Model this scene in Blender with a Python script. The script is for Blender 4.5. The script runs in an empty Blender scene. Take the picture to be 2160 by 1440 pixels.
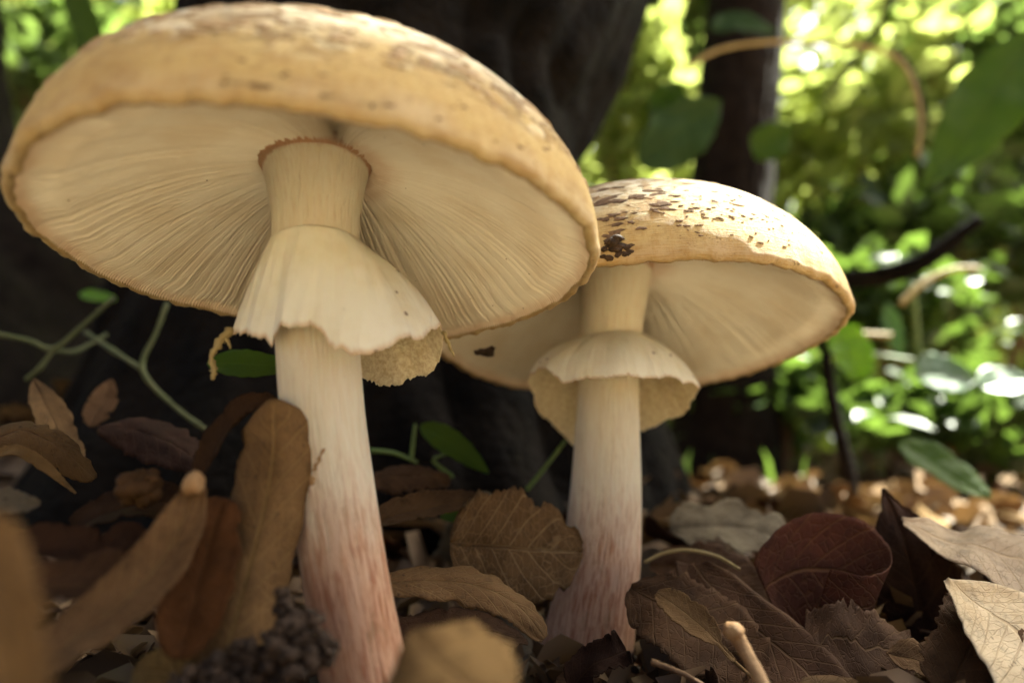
import bpy, math, random
import numpy as np
from math import radians, sin, cos, pi

# ------------------------------------------------------------------ camera, sky, sun, exposure
# helper units: centimetres, measured from the lens; the ground lies about 5 cm below it
CAMH = 0.065
F, PITCH = 1500.0, radians(12.5)
FW = np.array([0, cos(PITCH), sin(PITCH)]); UP = np.array([0, -sin(PITCH), cos(PITCH)]); RT = np.array([1., 0, 0])
SUN = np.array([0.50, 0.30, 0.82]); SUN = SUN / np.linalg.norm(SUN)

sc = bpy.context.scene
COL = sc.collection
cd = bpy.data.cameras.new('camera'); co = bpy.data.objects.new('camera', cd); COL.objects.link(co)
co.location = (0, 0, CAMH); co.rotation_euler = (pi / 2 + PITCH, 0, 0)
cd.sensor_width = 36; cd.lens = 36 * F / 2160; cd.clip_start = 0.005; cd.clip_end = 400
cd.dof.use_dof = True; cd.dof.focus_distance = 0.18; cd.dof.aperture_fstop = 6.6
sc.camera = co
w = bpy.data.worlds.new('World'); sc.world = w; w.use_nodes = True
nt = w.node_tree; bg = nt.nodes['Background']
sky = nt.nodes.new('ShaderNodeTexSky'); sky.sky_type = 'NISHITA'; sky.sun_disc = False
sky.sun_elevation = math.asin(SUN[2]); sky.sun_rotation = math.atan2(SUN[0], SUN[1])
sky.air_density = 0.25; sky.dust_density = 7.0; sky.ozone_density = 0.3
nt.links.new(sky.outputs[0], bg.inputs[0]); bg.inputs[1].default_value = 0.05
sl = bpy.data.lights.new('sun', 'SUN'); sl.energy = 5.0; sl.angle = radians(0.53); sl.color = (1, 0.93, 0.8)
so = bpy.data.objects.new('sun', sl); COL.objects.link(so)
from mathutils import Vector
so.rotation_euler = Vector(SUN).to_track_quat('Z', 'Y').to_euler(); so.location = (3, 2, 5)
vs = sc.view_settings; vs.view_transform = 'Standard'; vs.look = 'None'; vs.exposure = 3.15; vs.gamma = 1.0
vs.use_curve_mapping = False
vs.use_white_balance = True; vs.white_balance_temperature = 6300; vs.white_balance_tint = 0
cy = sc.cycles; cy.use_denoising = True; cy.max_bounces = 7; cy.diffuse_bounces = 4; cy.glossy_bounces = 3
cy.transmission_bounces = 5; cy.sample_clamp_indirect = 6; cy.caustics_reflective = False; cy.caustics_refractive = False
sc.render.film_transparent = False

# ------------------------------------------------------------------ geometry helpers
rng = np.random.default_rng(11); random.seed(11)
def at(px, py, Y):                    # a point of the place, Y cm in front of the lens
    d = FW + (px - 1080) / F * RT + (720 - py) / F * UP
    return d * (Y / d[1])
def W(v): return np.asarray(v, float) * 0.01 + np.array([0, 0, CAMH])
ORG = {}
def tag(o, label=None, cat=None, group=None, kind=None):
    if label: o['label'] = label
    if cat: o['category'] = cat
    if group: o['group'] = group
    if kind: o['kind'] = kind
    return o
def empty(name, loc):
    o = bpy.data.objects.new(name, None); COL.objects.link(o); o.empty_display_size = 0.01
    o.location = W(loc); ORG[o] = W(loc); return o
def mk(name, v, f, mat, parent=None, uv=None, smooth=True, attr=None, fmat=None, origin=None):
    v = W(v)
    org = W(origin) if origin is not None else np.array([*(0.5 * (v.min(0) + v.max(0)))[:2], v[:, 2].min()])
    me = bpy.data.meshes.new(name)
    if isinstance(f, np.ndarray):
        n, k = f.shape
        me.vertices.add(len(v)); me.vertices.foreach_set('co', (v - org).astype(np.float32).ravel())
        me.loops.add(n * k); me.loops.foreach_set('vertex_index', f.astype(np.int32).ravel())
        me.polygons.add(n); me.polygons.foreach_set('loop_start', (np.arange(n) * k).astype(np.int32))
        me.update(calc_edges=True)
    else:
        me.from_pydata((v - org).tolist(), [], f); me.update()
    if smooth: me.polygons.foreach_set('use_smooth', np.ones(len(me.polygons), bool))
    mats = mat if isinstance(mat, (list, tuple)) else [mat]
    for m in mats: me.materials.append(m)
    if fmat is not None: me.polygons.foreach_set('material_index', np.asarray(fmat, np.int32))
    if uv is not None:
        L = me.uv_layers.new(name='UVMap'); idx = np.zeros(len(me.loops), np.int32); me.loops.foreach_get('vertex_index', idx)
        L.data.foreach_set('uv', np.asarray(uv, np.float32)[idx].ravel())
    if attr is not None:
        for k, a in attr.items():
            A = me.attributes.new(k, 'FLOAT_VECTOR', 'POINT'); A.data.foreach_set('vector', np.asarray(a, np.float32).ravel())
    me.validate()
    o = bpy.data.objects.new(name, me); COL.objects.link(o); ORG[o] = org
    if parent is not None:
        o.parent = parent; o.location = org - ORG[parent]
    else: o.location = org
    return o
def gridf(nu, nv, wrap=False):        # faces of an (nv rows x nu columns) grid
    i = np.arange(nv - 1)[:, None] * nu; j = np.arange(nu if wrap else nu - 1)[None]; k = (j + 1) % nu
    return np.stack([i + j, i + k, i + nu + k, i + nu + j], -1).reshape(-1, 4)
def catmull(P, n):
    P = np.asarray(P, float)
    if len(P) == 2: return P[0] + (P[1] - P[0]) * np.linspace(0, 1, n)[:, None]
    Q = np.vstack([2 * P[0] - P[1], P, 2 * P[-1] - P[-2]]); t = np.linspace(0, len(P) - 1 - 1e-9, n)
    i = t.astype(int); u = (t - i)[:, None]; a, b, c, d = Q[i], Q[i + 1], Q[i + 2], Q[i + 3]
    return 0.5 * (2 * b + (c - a) * u + (2 * a - 5 * b + 4 * c - d) * u ** 2 + (3 * b - a - 3 * c + d) * u ** 3)
def nrm(a): return a / (np.linalg.norm(a, axis=-1, keepdims=True) + 1e-12)
def tube(P, R, n=8, seg=24, caps=True, rough=0.0, seed=0):
    P = catmull(P, seg); R = np.interp(np.linspace(0, 1, seg), np.linspace(0, 1, len(R)), R)
    T = nrm(np.gradient(P, axis=0)); ref = np.array([0, 1., 0.1]) if abs(T[:, 1]).mean() < .8 else np.array([1., 0, 0])
    A = nrm(np.cross(T, ref)); B = np.cross(T, A); a = np.linspace(0, 2 * pi, n, endpoint=False)
    r = R[:, None] * (1 + rough * np.random.default_rng(seed).normal(size=(seg, n)))
    v = P[:, None] + r[..., None] * (np.cos(a)[None, :, None] * A[:, None] + np.sin(a)[None, :, None] * B[:, None])
    uv = np.stack(np.broadcast_arrays(np.linspace(0, 1, n)[None], np.linspace(0, 1, seg)[:, None]), -1).reshape(-1, 2)
    v = v.reshape(-1, 3); f = gridf(n, seg, True)
    if caps:
        v = np.vstack([v, P[0] - T[0] * R[0] * .5, P[-1] + T[-1] * R[-1] * .5]); uv = np.vstack([uv, [0, 0], [0, 1]])
        j = np.arange(n); k = (j + 1) % n; N = n * seg
        f = np.vstack([f, np.stack([np.full(n, N), k, j, j], -1), np.stack([np.full(n, N + 1), N - n + j, N - n + k, N - n + k], -1)])
        f = [list(dict.fromkeys(q)) for q in f.tolist()]
    return v, f, uv
def merge(parts):                     # parts: list of (v, f array)
    V, Fs, o = [], [], 0
    for v, f in parts:
        V.append(v); Fs.append(np.asarray(f) + o); o += len(v)
    return np.vstack(V), np.vstack(Fs)
def sheet(G, thick, uvg):             # G: (nv, nu, 3) grid -> closed thin solid
    nv, nu = G.shape[:2]
    n = nrm(np.cross(np.gradient(G, axis=1), np.gradient(G, axis=0)))
    th = np.asarray(thick); th = th[..., None] if th.ndim else th
    v = np.vstack([(G + n * th * .5).reshape(-1, 3), (G - n * th * .5).reshape(-1, 3)])
    f = gridf(nu, nv); N = nu * nv
    b = np.concatenate([np.arange(nu), nu * np.arange(1, nv) + nu - 1, (nv - 1) * nu + np.arange(nu - 2, -1, -1), nu * np.arange(nv - 2, 0, -1)])
    c = np.roll(b, -1)
    f = np.vstack([f[:, ::-1], f + N, np.stack([b, c, c + N, b + N], -1)])
    return v, f, np.vstack([uvg.reshape(-1, 2)] * 2)
def vnoise(p, seed=0):                # cheap smooth noise from summed sines
    r = np.random.default_rng(seed); o = 0
    for i in range(6):
        k = r.normal(size=3); k = k / np.linalg.norm(k) * (1 + i * .55); o = o + np.sin(p @ k + r.uniform(0, 6.28)) / (1 + i * .4)
    return o / 3.2
ICO_T = (1 + 5 ** .5) / 2
ICO_V = nrm(np.array([[-1, ICO_T, 0], [1, ICO_T, 0], [-1, -ICO_T, 0], [1, -ICO_T, 0], [0, -1, ICO_T], [0, 1, ICO_T], [0, -1, -ICO_T], [0, 1, -ICO_T], [ICO_T, 0, -1], [ICO_T, 0, 1], [-ICO_T, 0, -1], [-ICO_T, 0, 1]], float))
ICO_F = np.array([[0, 11, 5], [0, 5, 1], [0, 1, 7], [0, 7, 10], [0, 10, 11], [1, 5, 9], [5, 11, 4], [11, 10, 2], [10, 7, 6], [7, 1, 8], [3, 9, 4], [3, 4, 2], [3, 2, 6], [3, 6, 8], [3, 8, 9], [4, 9, 5], [2, 4, 11], [6, 2, 10], [8, 6, 7], [9, 8, 1]])
def subdiv(v, f):
    v = list(map(tuple, v)); c = {}
    def mid(a, b):
        k = (min(a, b), max(a, b))
        if k not in c:
            m = (np.array(v[a]) + np.array(v[b])) / 2; v.append(tuple(m / np.linalg.norm(m))); c[k] = len(v) - 1
        return c[k]
    o = []
    for a, b, d in f:
        x, y, z = mid(a, b), mid(b, d), mid(d, a); o += [[a, x, z], [b, y, x], [d, z, y], [x, y, z]]
    return np.array(v), np.array(o)
ICO2_V, ICO2_F = subdiv(ICO_V, ICO_F)
def lump(c, r, seed, flat=1.0):
    v = ICO2_V.copy(); q = 1 + .5 * vnoise(v * 2.4, seed) + .22 * vnoise(v * 6, seed + 5)
    return np.asarray(c) + v * q[:, None] * np.array([r, r, r * flat]), ICO2_F
def clump(c, rad, n, r0, r1, seed, flat=.7):
    g = np.random.default_rng(seed); ps = []
    for i in range(n):
        d = nrm(g.normal(size=3)) * g.uniform(0, 1) ** .5 * np.asarray(rad)
        ps.append(lump(np.asarray(c) + d, g.uniform(r0, r1), seed * 100 + i, flat))
    return merge(ps)

# ------------------------------------------------------------------ material helpers
class NT:
    def __init__(s, name):
        s.m = bpy.data.materials.new(name); s.m.use_nodes = True; s.t = s.m.node_tree; s.t.nodes.clear()
        s.out = s.n('ShaderNodeOutputMaterial')
    def n(s, ty, **k):
        nd = s.t.nodes.new(ty)
        for a, b in k.items(): setattr(nd, a, b)
        return nd
    def set(s, sock, v):
        if isinstance(v, bpy.types.NodeSocket): s.t.links.new(v, sock)
        elif v is not None:
            if hasattr(sock.default_value, '__len__'):
                v = tuple(v) + ((1,) if len(sock.default_value) == 4 and len(v) == 3 else ())
            sock.default_value = v
    def math(s, op, a, b=None, c=None, clamp=False):
        nd = s.n('ShaderNodeMath', operation=op, use_clamp=clamp)
        for i, x in enumerate((a, b, c)): s.set(nd.inputs[i], x) if x is not None else None
        return nd.outputs[0]
    def step(s, x, a, b):
        nd = s.n('ShaderNodeMapRange', interpolation_type='SMOOTHSTEP'); s.set(nd.inputs[0], x); s.set(nd.inputs[1], a); s.set(nd.inputs[2], b); return nd.outputs[0]
    def mix(s, f, a, b, mode='MIX'):
        nd = s.n('ShaderNodeMix', data_type='RGBA', blend_type=mode); s.set(nd.inputs[0], f); s.set(nd.inputs[6], a); s.set(nd.inputs[7], b); return nd.outputs[2]
    def noise(s, vec, scale, detail=4, rough=.55, out=0, dist=0):
        nd = s.n('ShaderNodeTexNoise'); s.set(nd.inputs['Vector'], vec); nd.inputs['Scale'].default_value = scale
        nd.inputs['Detail'].default_value = detail; nd.inputs['Roughness'].default_value = rough; nd.inputs['Distortion'].default_value = dist
        return nd.outputs[out]
    def voro(s, vec, scale, feat='F1', out=0, rand=1):
        nd = s.n('ShaderNodeTexVoronoi', feature=feat); s.set(nd.inputs['Vector'], vec); nd.inputs['Scale'].default_value = scale; nd.inputs['Randomness'].default_value = rand; return nd.outputs[out]
    def scale(s, vec, k, off=(0, 0, 0)):
        nd = s.n('ShaderNodeMapping'); s.set(nd.inputs[0], vec); s.set(nd.inputs['Scale'], k); s.set(nd.inputs['Location'], off); return nd.outputs[0]
    def attr(s, name): return s.n('ShaderNodeAttribute', attribute_name=name).outputs['Vector']
    def sep(s, v): nd = s.n('ShaderNodeSeparateXYZ'); s.set(nd.inputs[0], v); return nd.outputs
    def obj(s): return s.n('ShaderNodeTexCoord').outputs['Object']
    def uv(s): return s.n('ShaderNodeTexCoord').outputs['UV']
    def ramp(s, x, stops):
        nd = s.n('ShaderNodeValToRGB'); s.set(nd.inputs[0], x); e = nd.color_ramp.elements
        while len(e) < len(stops): e.new(.5)
        for i, (p, c) in enumerate(stops): e[i].position = p; e[i].color = tuple(c) + (1,)
        return nd.outputs[0]
    def bump(s, h, strength, dist):
        nd = s.n('ShaderNodeBump'); s.set(nd.inputs['Height'], h); nd.inputs['Strength'].default_value = strength; nd.inputs['Distance'].default_value = dist; return nd.outputs[0]
    def bsdf(s, col, rough=.6, normal=None, sss=0, sssr=(1, .5, .25), ssss=.003, spec=.4, coat=0):
        b = s.n('ShaderNodeBsdfPrincipled'); s.set(b.inputs['Base Color'], col); s.set(b.inputs['Roughness'], rough)
        b.inputs['Specular IOR Level'].default_value = spec
        if normal is not None: s.set(b.inputs['Normal'], normal)
        if sss: b.inputs['Subsurface Weight'].default_value = sss; b.inputs['Subsurface Radius'].default_value = sssr; b.inputs['Subsurface Scale'].default_value = ssss
        return b.outputs[0]
    def done(s, sh): s.t.links.new(sh, s.out.inputs[0]); return s.m
    def translucent(s, sh, col, f, normal=None):
        t = s.n('ShaderNodeBsdfTranslucent'); s.set(t.inputs[0], col)
        if normal is not None: s.set(t.inputs[1], normal)
        mx = s.n('ShaderNodeMixShader'); s.set(mx.inputs[0], f); s.t.links.new(sh, mx.inputs[1]); s.t.links.new(t.outputs[0], mx.inputs[2]); return mx.outputs[0]

def m_cap(name, pale, gold, rim, scale_col, seed, dirt=0.0, fibre=1.0):
    k = NT(name); p = k.attr('pc'); q = k.attr('pt'); t = k.sep(q)[0]; ang = k.sep(q)[1]
    n1 = k.noise(k.scale(p, (1, 1, 1), (seed, 0, 0)), 3, 5)
    tt = k.math('ADD', t, k.math('MULTIPLY', k.math('SUBTRACT', n1, .5), .22))
    c = k.ramp(tt, [(0, rim), (.07, gold), (.2, gold), (.34, pale), (1, pale)])
    stain = k.step(k.noise(k.scale(p, (1, 1, 2.5), (seed + 3, 1, 0)), 5, 6, .6), .52, .72)
    c = k.mix(k.math('MULTIPLY', stain, .6), c, (.27, .15, .05))
    # flattened remnants of the veil, drawn out round the cap
    sv = k.scale(p, (7, 7, 15), (seed, 2, 1))
    sc_ = k.noise(sv, 1.6, 6, .62, dist=.6)
    zone = k.step(tt, .1, .24)
    sm = k.math('MULTIPLY', k.step(sc_, .5, .575), zone)
    sm2 = k.math('MULTIPLY', k.step(k.noise(k.scale(p, (5, 5, 9), (seed + 9, 0, 4)), 1.5, 5, .6, dist=.5), .54, .6), zone)
    c = k.mix(k.math('MULTIPLY', sm2, .6), c, tuple(min(.8, i * 1.25 + .06) for i in pale))
    c = k.mix(k.math('MULTIPLY', sm, .85), c, scale_col)
    sp = k.math('MULTIPLY', k.step(k.voro(k.scale(p, (1, 1, 1.6)), 26), .16, .08), k.step(k.noise(p, 4), .45, .6))
    c = k.mix(k.math('MULTIPLY', sp, .7), c, (.12, .065, .03))
    if dirt:
        dn = k.noise(k.scale(p, (1, 1, 1.5), (4.1, 0, seed)), 13, 7, .7)
        dm = k.math('MULTIPLY', k.step(dn, .59, .64), k.step(k.noise(p, 2.2), .42, .6))
        c = k.mix(k.math('MULTIPLY', dm, dirt), c, (.06, .035, .02))
    mo = k.noise(k.scale(p, (1, 1, 1.8), (seed, 5, 2)), 14, 8, .72)
    c = k.mix(k.math('MULTIPLY', k.step(mo, .5, .64), .42), c, (.3, .19, .09))
    mo2 = k.noise(k.scale(p, (1, 1, 1.4), (seed, 8, 5)), 3.2, 6, .6)
    c = k.mix(k.math('MULTIPLY', k.step(mo2, .48, .68), .4), c, (.33, .21, .085))
    fib = k.math('ADD', k.math('MULTIPLY', k.noise(k.scale(p, (3, 3, 60)), 4, 4, .6), .5), k.math('MULTIPLY', k.noise(k.scale(p, (26, 26, 7), (seed, 0, 0)), 1.5, 5, .65), .5))
    c = k.mix(k.math('MULTIPLY', k.step(fib, .46, .6), .4 * fibre), c, (.36, .22, .08))
    h = k.math('ADD', k.math('MULTIPLY', sm, .8), k.math('ADD', k.math('MULTIPLY', fib, .5 * fibre), k.math('MULTIPLY', k.noise(p, 40, 3), .3)))
    return k.done(k.bsdf(c, .8, k.bump(h, .8, .0012), .1, (1, .55, .25), .001, .18))
def m_gills():
    k = NT('gill_flesh'); q = k.attr('pt'); r, a, _ = k.sep(q); p = k.attr('pc')
    n = k.noise(p, 4, 5)
    c = k.mix(k.step(n, .35, .7), (.86, .8, .71), (.78, .69, .57))
    rm = k.math('ADD', k.step(r, .93, 1.0), k.math('MULTIPLY', k.step(r, .3, .2), .8), clamp=True)
    c = k.mix(k.math('MULTIPLY', rm, k.math('MULTIPLY', k.noise(p, 12, 4), .95)), c, (.48, .24, .1))
    f = k.noise(k.scale(p, (1, 1, 1)), 60, 2)
    c = k.mix(k.math('MULTIPLY', k.step(k.voro(p, 11), .045, .03), .8), c, (.15, .08, .04))
    return k.done(k.bsdf(c, .8, k.bump(f, .15, .0004), .0, (1, .6, .3), .0005, .1))
def m_stem(seed, lo, hi, top):
    k = NT('stem_flesh'); q = k.attr('pt'); z = k.sep(q)[2]; p = k.scale(q, (1, 1, .1), (seed, 0, 0))
    s1 = k.noise(p, 11, 7, .7); s2 = k.noise(k.scale(q, (1, 1, .35), (0, seed, 0)), 3.2, 5); s3 = k.noise(k.scale(q, (1, 1, .05)), 16, 4, .6)
    zz = k.math('ADD', z, k.math('MULTIPLY', k.math('SUBTRACT', s2, .5), 2.6))
    red = k.step(zz, hi, lo)                                    # bruising red towards the foot
    base = k.mix(k.step(s1, .35, .7), (.88, .8, .65), (.83, .72, .54))
    c = k.mix(k.math('MULTIPLY', red, .9), base, (.62, .34, .2))
    st = k.math('MULTIPLY', k.step(s1, .47, .6), red)
    c = k.mix(k.math('MULTIPLY', st, .75), c, (.36, .12, .055))
    st2 = k.math('MULTIPLY', k.step(s3, .56, .66), k.math('ADD', k.math('MULTIPLY', red, .6), .12))
    c = k.mix(st2, c, (.5, .22, .1))
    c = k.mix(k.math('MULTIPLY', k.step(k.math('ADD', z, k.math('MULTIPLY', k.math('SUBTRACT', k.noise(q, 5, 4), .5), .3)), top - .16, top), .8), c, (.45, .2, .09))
    pit = k.math('MULTIPLY', k.step(k.noise(k.scale(q, (1, 1, .6)), 9, 5, .7), .66, .72), red)
    c = k.mix(k.math('MULTIPLY', pit, .8), c, (.16, .06, .03))
    bl = k.math('MULTIPLY', k.step(k.noise(k.scale(q, (1, 1, .5), (seed, 3, 0)), 2.4, 7, .7), .56, .66), k.math('ADD', k.math('MULTIPLY', red, .5), .1))
    c = k.mix(bl, c, (.34, .2, .1))
    h = k.math('ADD', k.math('MULTIPLY', s3, 1.0), k.math('ADD', s1, k.math('MULTIPLY', pit, -1)))
    return k.done(k.bsdf(c, .7, k.bump(h, .9, .0014), .15, (1, .55, .3), .001, .2))
def m_ring(inner):
    k = NT('ring_inner' if inner else 'ring_outer'); q = k.attr('pt'); t = k.sep(q)[0]; p = k.attr('pc')
    n = k.noise(p, 1.1, 5); 
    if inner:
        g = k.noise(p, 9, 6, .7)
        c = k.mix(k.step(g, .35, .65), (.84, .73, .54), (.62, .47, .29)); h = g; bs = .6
    else:
        c = k.mix(k.step(n, .4, .75), (.9, .84, .71), (.83, .74, .57)); h = k.math('ADD', k.noise(k.scale(p, (1, 1, .12)), 5, 5, .6), k.noise(p, 1.2, 4)); bs = .55
        c = k.mix(k.math('MULTIPLY', k.step(t, .95, 1.0), k.math('MULTIPLY', k.noise(p, 3), 1.2)), c, (.5, .24, .09))
        c = k.mix(k.math('MULTIPLY', k.step(k.voro(p, 1.4), .1, .06), .9), c, (.12, .06, .03))
    return k.done(k.bsdf(c, .65, k.bump(h, bs, .0008), .25, (1, .6, .35), .002, .25))
def m_dry(name, a, b, vein, rough=.6, tr=.12, spec=.3, nerve=9):
    rough, spec = .78, spec * .4
    k = NT(name); u, v, _ = k.sep(k.uv()); ob = k.n('ShaderNodeObjectInfo').outputs['Random']
    x = k.math('ABSOLUTE', k.math('MULTIPLY', k.math('SUBTRACT', u, .5), 2)); P = k.obj()
    off = k.n('ShaderNodeVectorMath', operation='ADD'); k.set(off.inputs[0], P); k.set(off.inputs[1], k.n('ShaderNodeObjectInfo').outputs['Location']); PO = off.outputs[0]
    n = k.noise(PO, 55, 7, .66); n2 = k.noise(PO, 210, 6, .7)
    c = k.mix(k.step(n, .33, .68), a, b)
    c = k.mix(k.math('MULTIPLY', k.step(n2, .48, .68), .6), c, tuple(.4 * i for i in a))
    hs = k.n('ShaderNodeHueSaturation'); k.set(hs.inputs['Color'], c); k.set(hs.inputs['Value'], k.math('ADD', .7, k.math('MULTIPLY', ob, .6))); k.set(hs.inputs['Hue'], k.math('ADD', .488, k.math('MULTIPLY', ob, .022))); c = hs.outputs[0]
    lat = k.math('ABSOLUTE', k.math('SUBTRACT', k.math('FRACT', k.math('SUBTRACT', k.math('MULTIPLY', v, nerve), k.math('MULTIPLY', x, 1.9))), .5))
    lv = k.step(k.math('ADD', lat, k.math('MULTIPLY', k.math('SUBTRACT', n, .5), .12)), .06, .015)
    net = k.step(k.voro(k.scale(k.uv(), (9, 26, 1)), 1, 'DISTANCE_TO_EDGE'), .07, .01)
    mid = k.step(x, .05, .015)
    ve = k.math('MAXIMUM', mid, k.math('MAXIMUM', k.math('MULTIPLY', lv, .75), k.math('MULTIPLY', net, .35)))
    c = k.mix(k.math('MULTIPLY', ve, .55), c, vein)
    spots = k.math('MULTIPLY', k.step(k.voro(PO, 420), .22, .1), k.step(k.noise(PO, 90), .5, .6))
    c = k.mix(k.math('MULTIPLY', spots, .6), c, (.03, .018, .01))
    h = k.math('ADD', k.math('MULTIPLY', ve, .8), k.math('ADD', n, k.math('MULTIPLY', n2, .5)))
    nb = k.bump(h, .7, .001)
    sh = k.bsdf(c, rough, nb, spec=spec)
    return k.done(k.translucent(sh, c, tr))
def m_green(name, a, b, tcol, tr=.45, rough=.4, spec=.5, vscale=60):
    k = NT(name); u, v, _ = k.sep(k.uv()); x = k.math('ABSOLUTE', k.math('MULTIPLY', k.math('SUBTRACT', u, .5), 2))
    n = k.noise(k.obj(), vscale, 4); c = k.mix(k.step(n, .35, .7), a, b)
    mid = k.step(x, .08, .02); c = k.mix(k.math('MULTIPLY', mid, .35), c, tuple(min(1, i * 2) for i in b))
    lat = k.math('ABSOLUTE', k.math('SUBTRACT', k.math('FRACT', k.math('SUBTRACT', k.math('MULTIPLY', v, 8), k.math('MULTIPLY', x, 1.8))), .5))
    sh = k.bsdf(c, rough, k.bump(k.math('ADD', mid, k.step(lat, .1, .02)), .3, .0006), spec=spec)
    return k.done(k.translucent(sh, tcol, tr))
def m_foliage(name, a, b, t, tr=.5, rough=.45):
    k = NT(name); q = k.attr('lc'); r = k.sep(q)[0]
    c = k.mix(r, a, b); sh = k.bsdf(c, rough, spec=.4)
    return k.done(k.translucent(sh, k.mix(r, tuple(.6 * i for i in t), t), tr))
def m_plain(name, a, b, scale=80, rough=.8, bump=.5, dist=.002, spec=.2, detail=6):
    k = NT(name); P = k.obj(); n = k.noise(P, scale, detail, .62); c = k.mix(k.step(n, .3, .7), a, b)
    return k.done(k.bsdf(c, rough, k.bump(k.math('ADD', n, k.math('MULTIPLY', k.noise(P, scale * 5, 4), .5)), bump, dist), spec=spec))
M = {}
M['cap1'] = m_cap('cap_skin_cream', (.62, .54, .4), (.47, .345, .15), (.46, .35, .2), (.2, .13, .075), 1.0)
M['cap2'] = m_cap('cap_skin_gold', (.64, .55, .39), (.48, .355, .16), (.44, .32, .18), (.4, .27, .14), 7.0, dirt=.85, fibre=1.6)
M['gill'] = m_gills(); M['ring_o'] = m_ring(False); M['ring_i'] = m_ring(True)
M['dry_tan'] = m_dry('dry_leaf_tan', (.25, .15, .06), (.15, .085, .032), (.32, .21, .09), .55)
M['dry_pale'] = m_dry('dry_leaf_pale', (.5, .39, .25), (.38, .28, .165), (.3, .2, .1), .5, spec=.5)
M['dry_cream'] = m_dry('dry_leaf_cream', (.62, .5, .33), (.5, .38, .23), (.4, .28, .15), .45, spec=.5)
M['dry_brown'] = m_dry('dry_leaf_brown', (.1, .052, .022), (.055, .028, .012), (.14, .082, .036), .55)
M['dry_dark'] = m_dry('dry_leaf_dark', (.046, .02, .009), (.024, .011, .005), (.065, .032, .014), .6)
M['dry_red'] = m_dry('dry_leaf_russet', (.1, .032, .011), (.055, .018, .006), (.14, .065, .022), .5)
M['dry_gold'] = m_dry('dry_leaf_golden', (.25, .15, .055), (.13, .075, .027), (.32, .2, .08), .5)
M['dry_vein'] = m_dry('dry_leaf_veined', (.13, .066, .028), (.085, .042, .018), (.5, .34, .17), .6, nerve=7)
M['dry_grey'] = m_dry('dry_leaf_grey', (.2, .16, .1), (.12, .095, .06), (.22, .18, .12), .7)
M['twig'] = m_plain('twig_bark', (.2, .12, .06), (.1, .055, .03), 150)
M['pale_twig'] = m_plain('pale_twig_bark', (.4, .25, .12), (.3, .16, .07), 200, .6)
M['soil'] = m_plain('soil_dark', (.075, .042, .022), (.022, .012, .006), 350, .75, .8, .002, .35)
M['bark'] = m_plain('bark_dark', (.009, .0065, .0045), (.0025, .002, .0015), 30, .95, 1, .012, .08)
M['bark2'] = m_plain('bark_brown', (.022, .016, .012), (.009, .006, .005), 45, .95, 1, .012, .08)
M['ground'] = m_plain('forest_soil', (.22, .15, .09), (.1, .065, .04), 60, .95, 1, .006, .1)
M['green'] = m_green('green_leaf', (.06, .11, .012), (.085, .14, .018), (.2, .34, .02), .5, .6, .2)
M['lime'] = m_green('lime_leaf', (.14, .28, .02), (.2, .34, .03), (.5, .75, .03), .6)
M['deep'] = m_green('deep_green_leaf', (.03, .07, .012), (.045, .09, .018), (.09, .19, .015), .35, .55, .25)
M['gloss'] = m_green('glossy_leaf', (.06, .12, .05), (.09, .16, .07), (.2, .35, .1), .25, .5, .6)
M['stalk'] = m_plain('green_stalk', (.1, .16, .04), (.14, .18, .06), 90, .5)
M['vine'] = m_plain('vine_stalk', (.07, .085, .03), (.1, .1, .045), 90, .6)
M['straw'] = m_plain('straw_stalk', (.38, .3, .14), (.3, .22, .09), 90, .6)
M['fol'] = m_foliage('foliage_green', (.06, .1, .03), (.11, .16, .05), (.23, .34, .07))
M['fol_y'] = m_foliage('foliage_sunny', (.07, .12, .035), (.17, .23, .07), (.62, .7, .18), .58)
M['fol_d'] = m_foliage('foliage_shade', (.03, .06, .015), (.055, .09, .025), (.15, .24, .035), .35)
M['litter'] = m_foliage('bounce_litter', (.36, .28, .17), (.62, .52, .36), (.4, .27, .14), .12, .55)  # pale tone for unseen litter added to bounce sunlight under the caps
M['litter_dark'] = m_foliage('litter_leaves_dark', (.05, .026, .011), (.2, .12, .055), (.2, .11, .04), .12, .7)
M['crustsoil'] = m_plain('dried_soil', (.2, .125, .075), (.07, .04, .024), 500, .9, .8, .0008, .1)
M['crust'] = m_plain('wart_flesh', (.42, .3, .18), (.28, .185, .1), 400, .8, .5, .0006)

# ------------------------------------------------------------------ ground
def ground_z(x, y):
    x = np.asarray(x, float); y = np.asarray(y, float)
    d = np.hypot(x, y)
    z = -6.3 + .105 * np.clip(y - 26, 0, 150) + .02 * np.clip(y - 178, 0, 1200)
    z = z - .6 * np.exp(-(x ** 2 + (y + 1) ** 2) / 60)
    z = z + 13 * np.exp(-((x + 30) ** 2 / 180 + (y - 60) ** 2 / 150)) + 5 * np.exp(-((x + 5) ** 2 + (y - 55) ** 2) / 500)
    z = z + 1.8 * np.exp(-((x - 13) ** 2 + (y - 28) ** 2) / 45) + 1.2 * np.exp(-((x + 11) ** 2 + (y - 17) ** 2) / 30)
    b = np.clip(d / 40, .25, 3)
    z = z + b * (.55 * np.sin(x * .33 + 1.2) * np.sin(y * .29 + .4) + .35 * np.sin(x * .71 + y * .5) + .25 * np.sin(y * .93 - x * .4 + 2))
    return z
rad = np.concatenate([np.linspace(0, 60, 60), np.geomspace(61.5, 12000, 70)]); ang = np.linspace(0, 2 * pi, 180, endpoint=False)
gx = rad[:, None] * np.cos(ang); gy = 20 + rad[:, None] * np.sin(ang)
gv = np.stack([gx, gy, ground_z(gx, gy)], -1).reshape(-1, 3)
tag(mk('ground', gv, gridf(180, 130, True), M['ground'], origin=(0, 20, -5)), 'dark bare forest soil under the leaf litter', 'ground', kind='structure')

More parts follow.
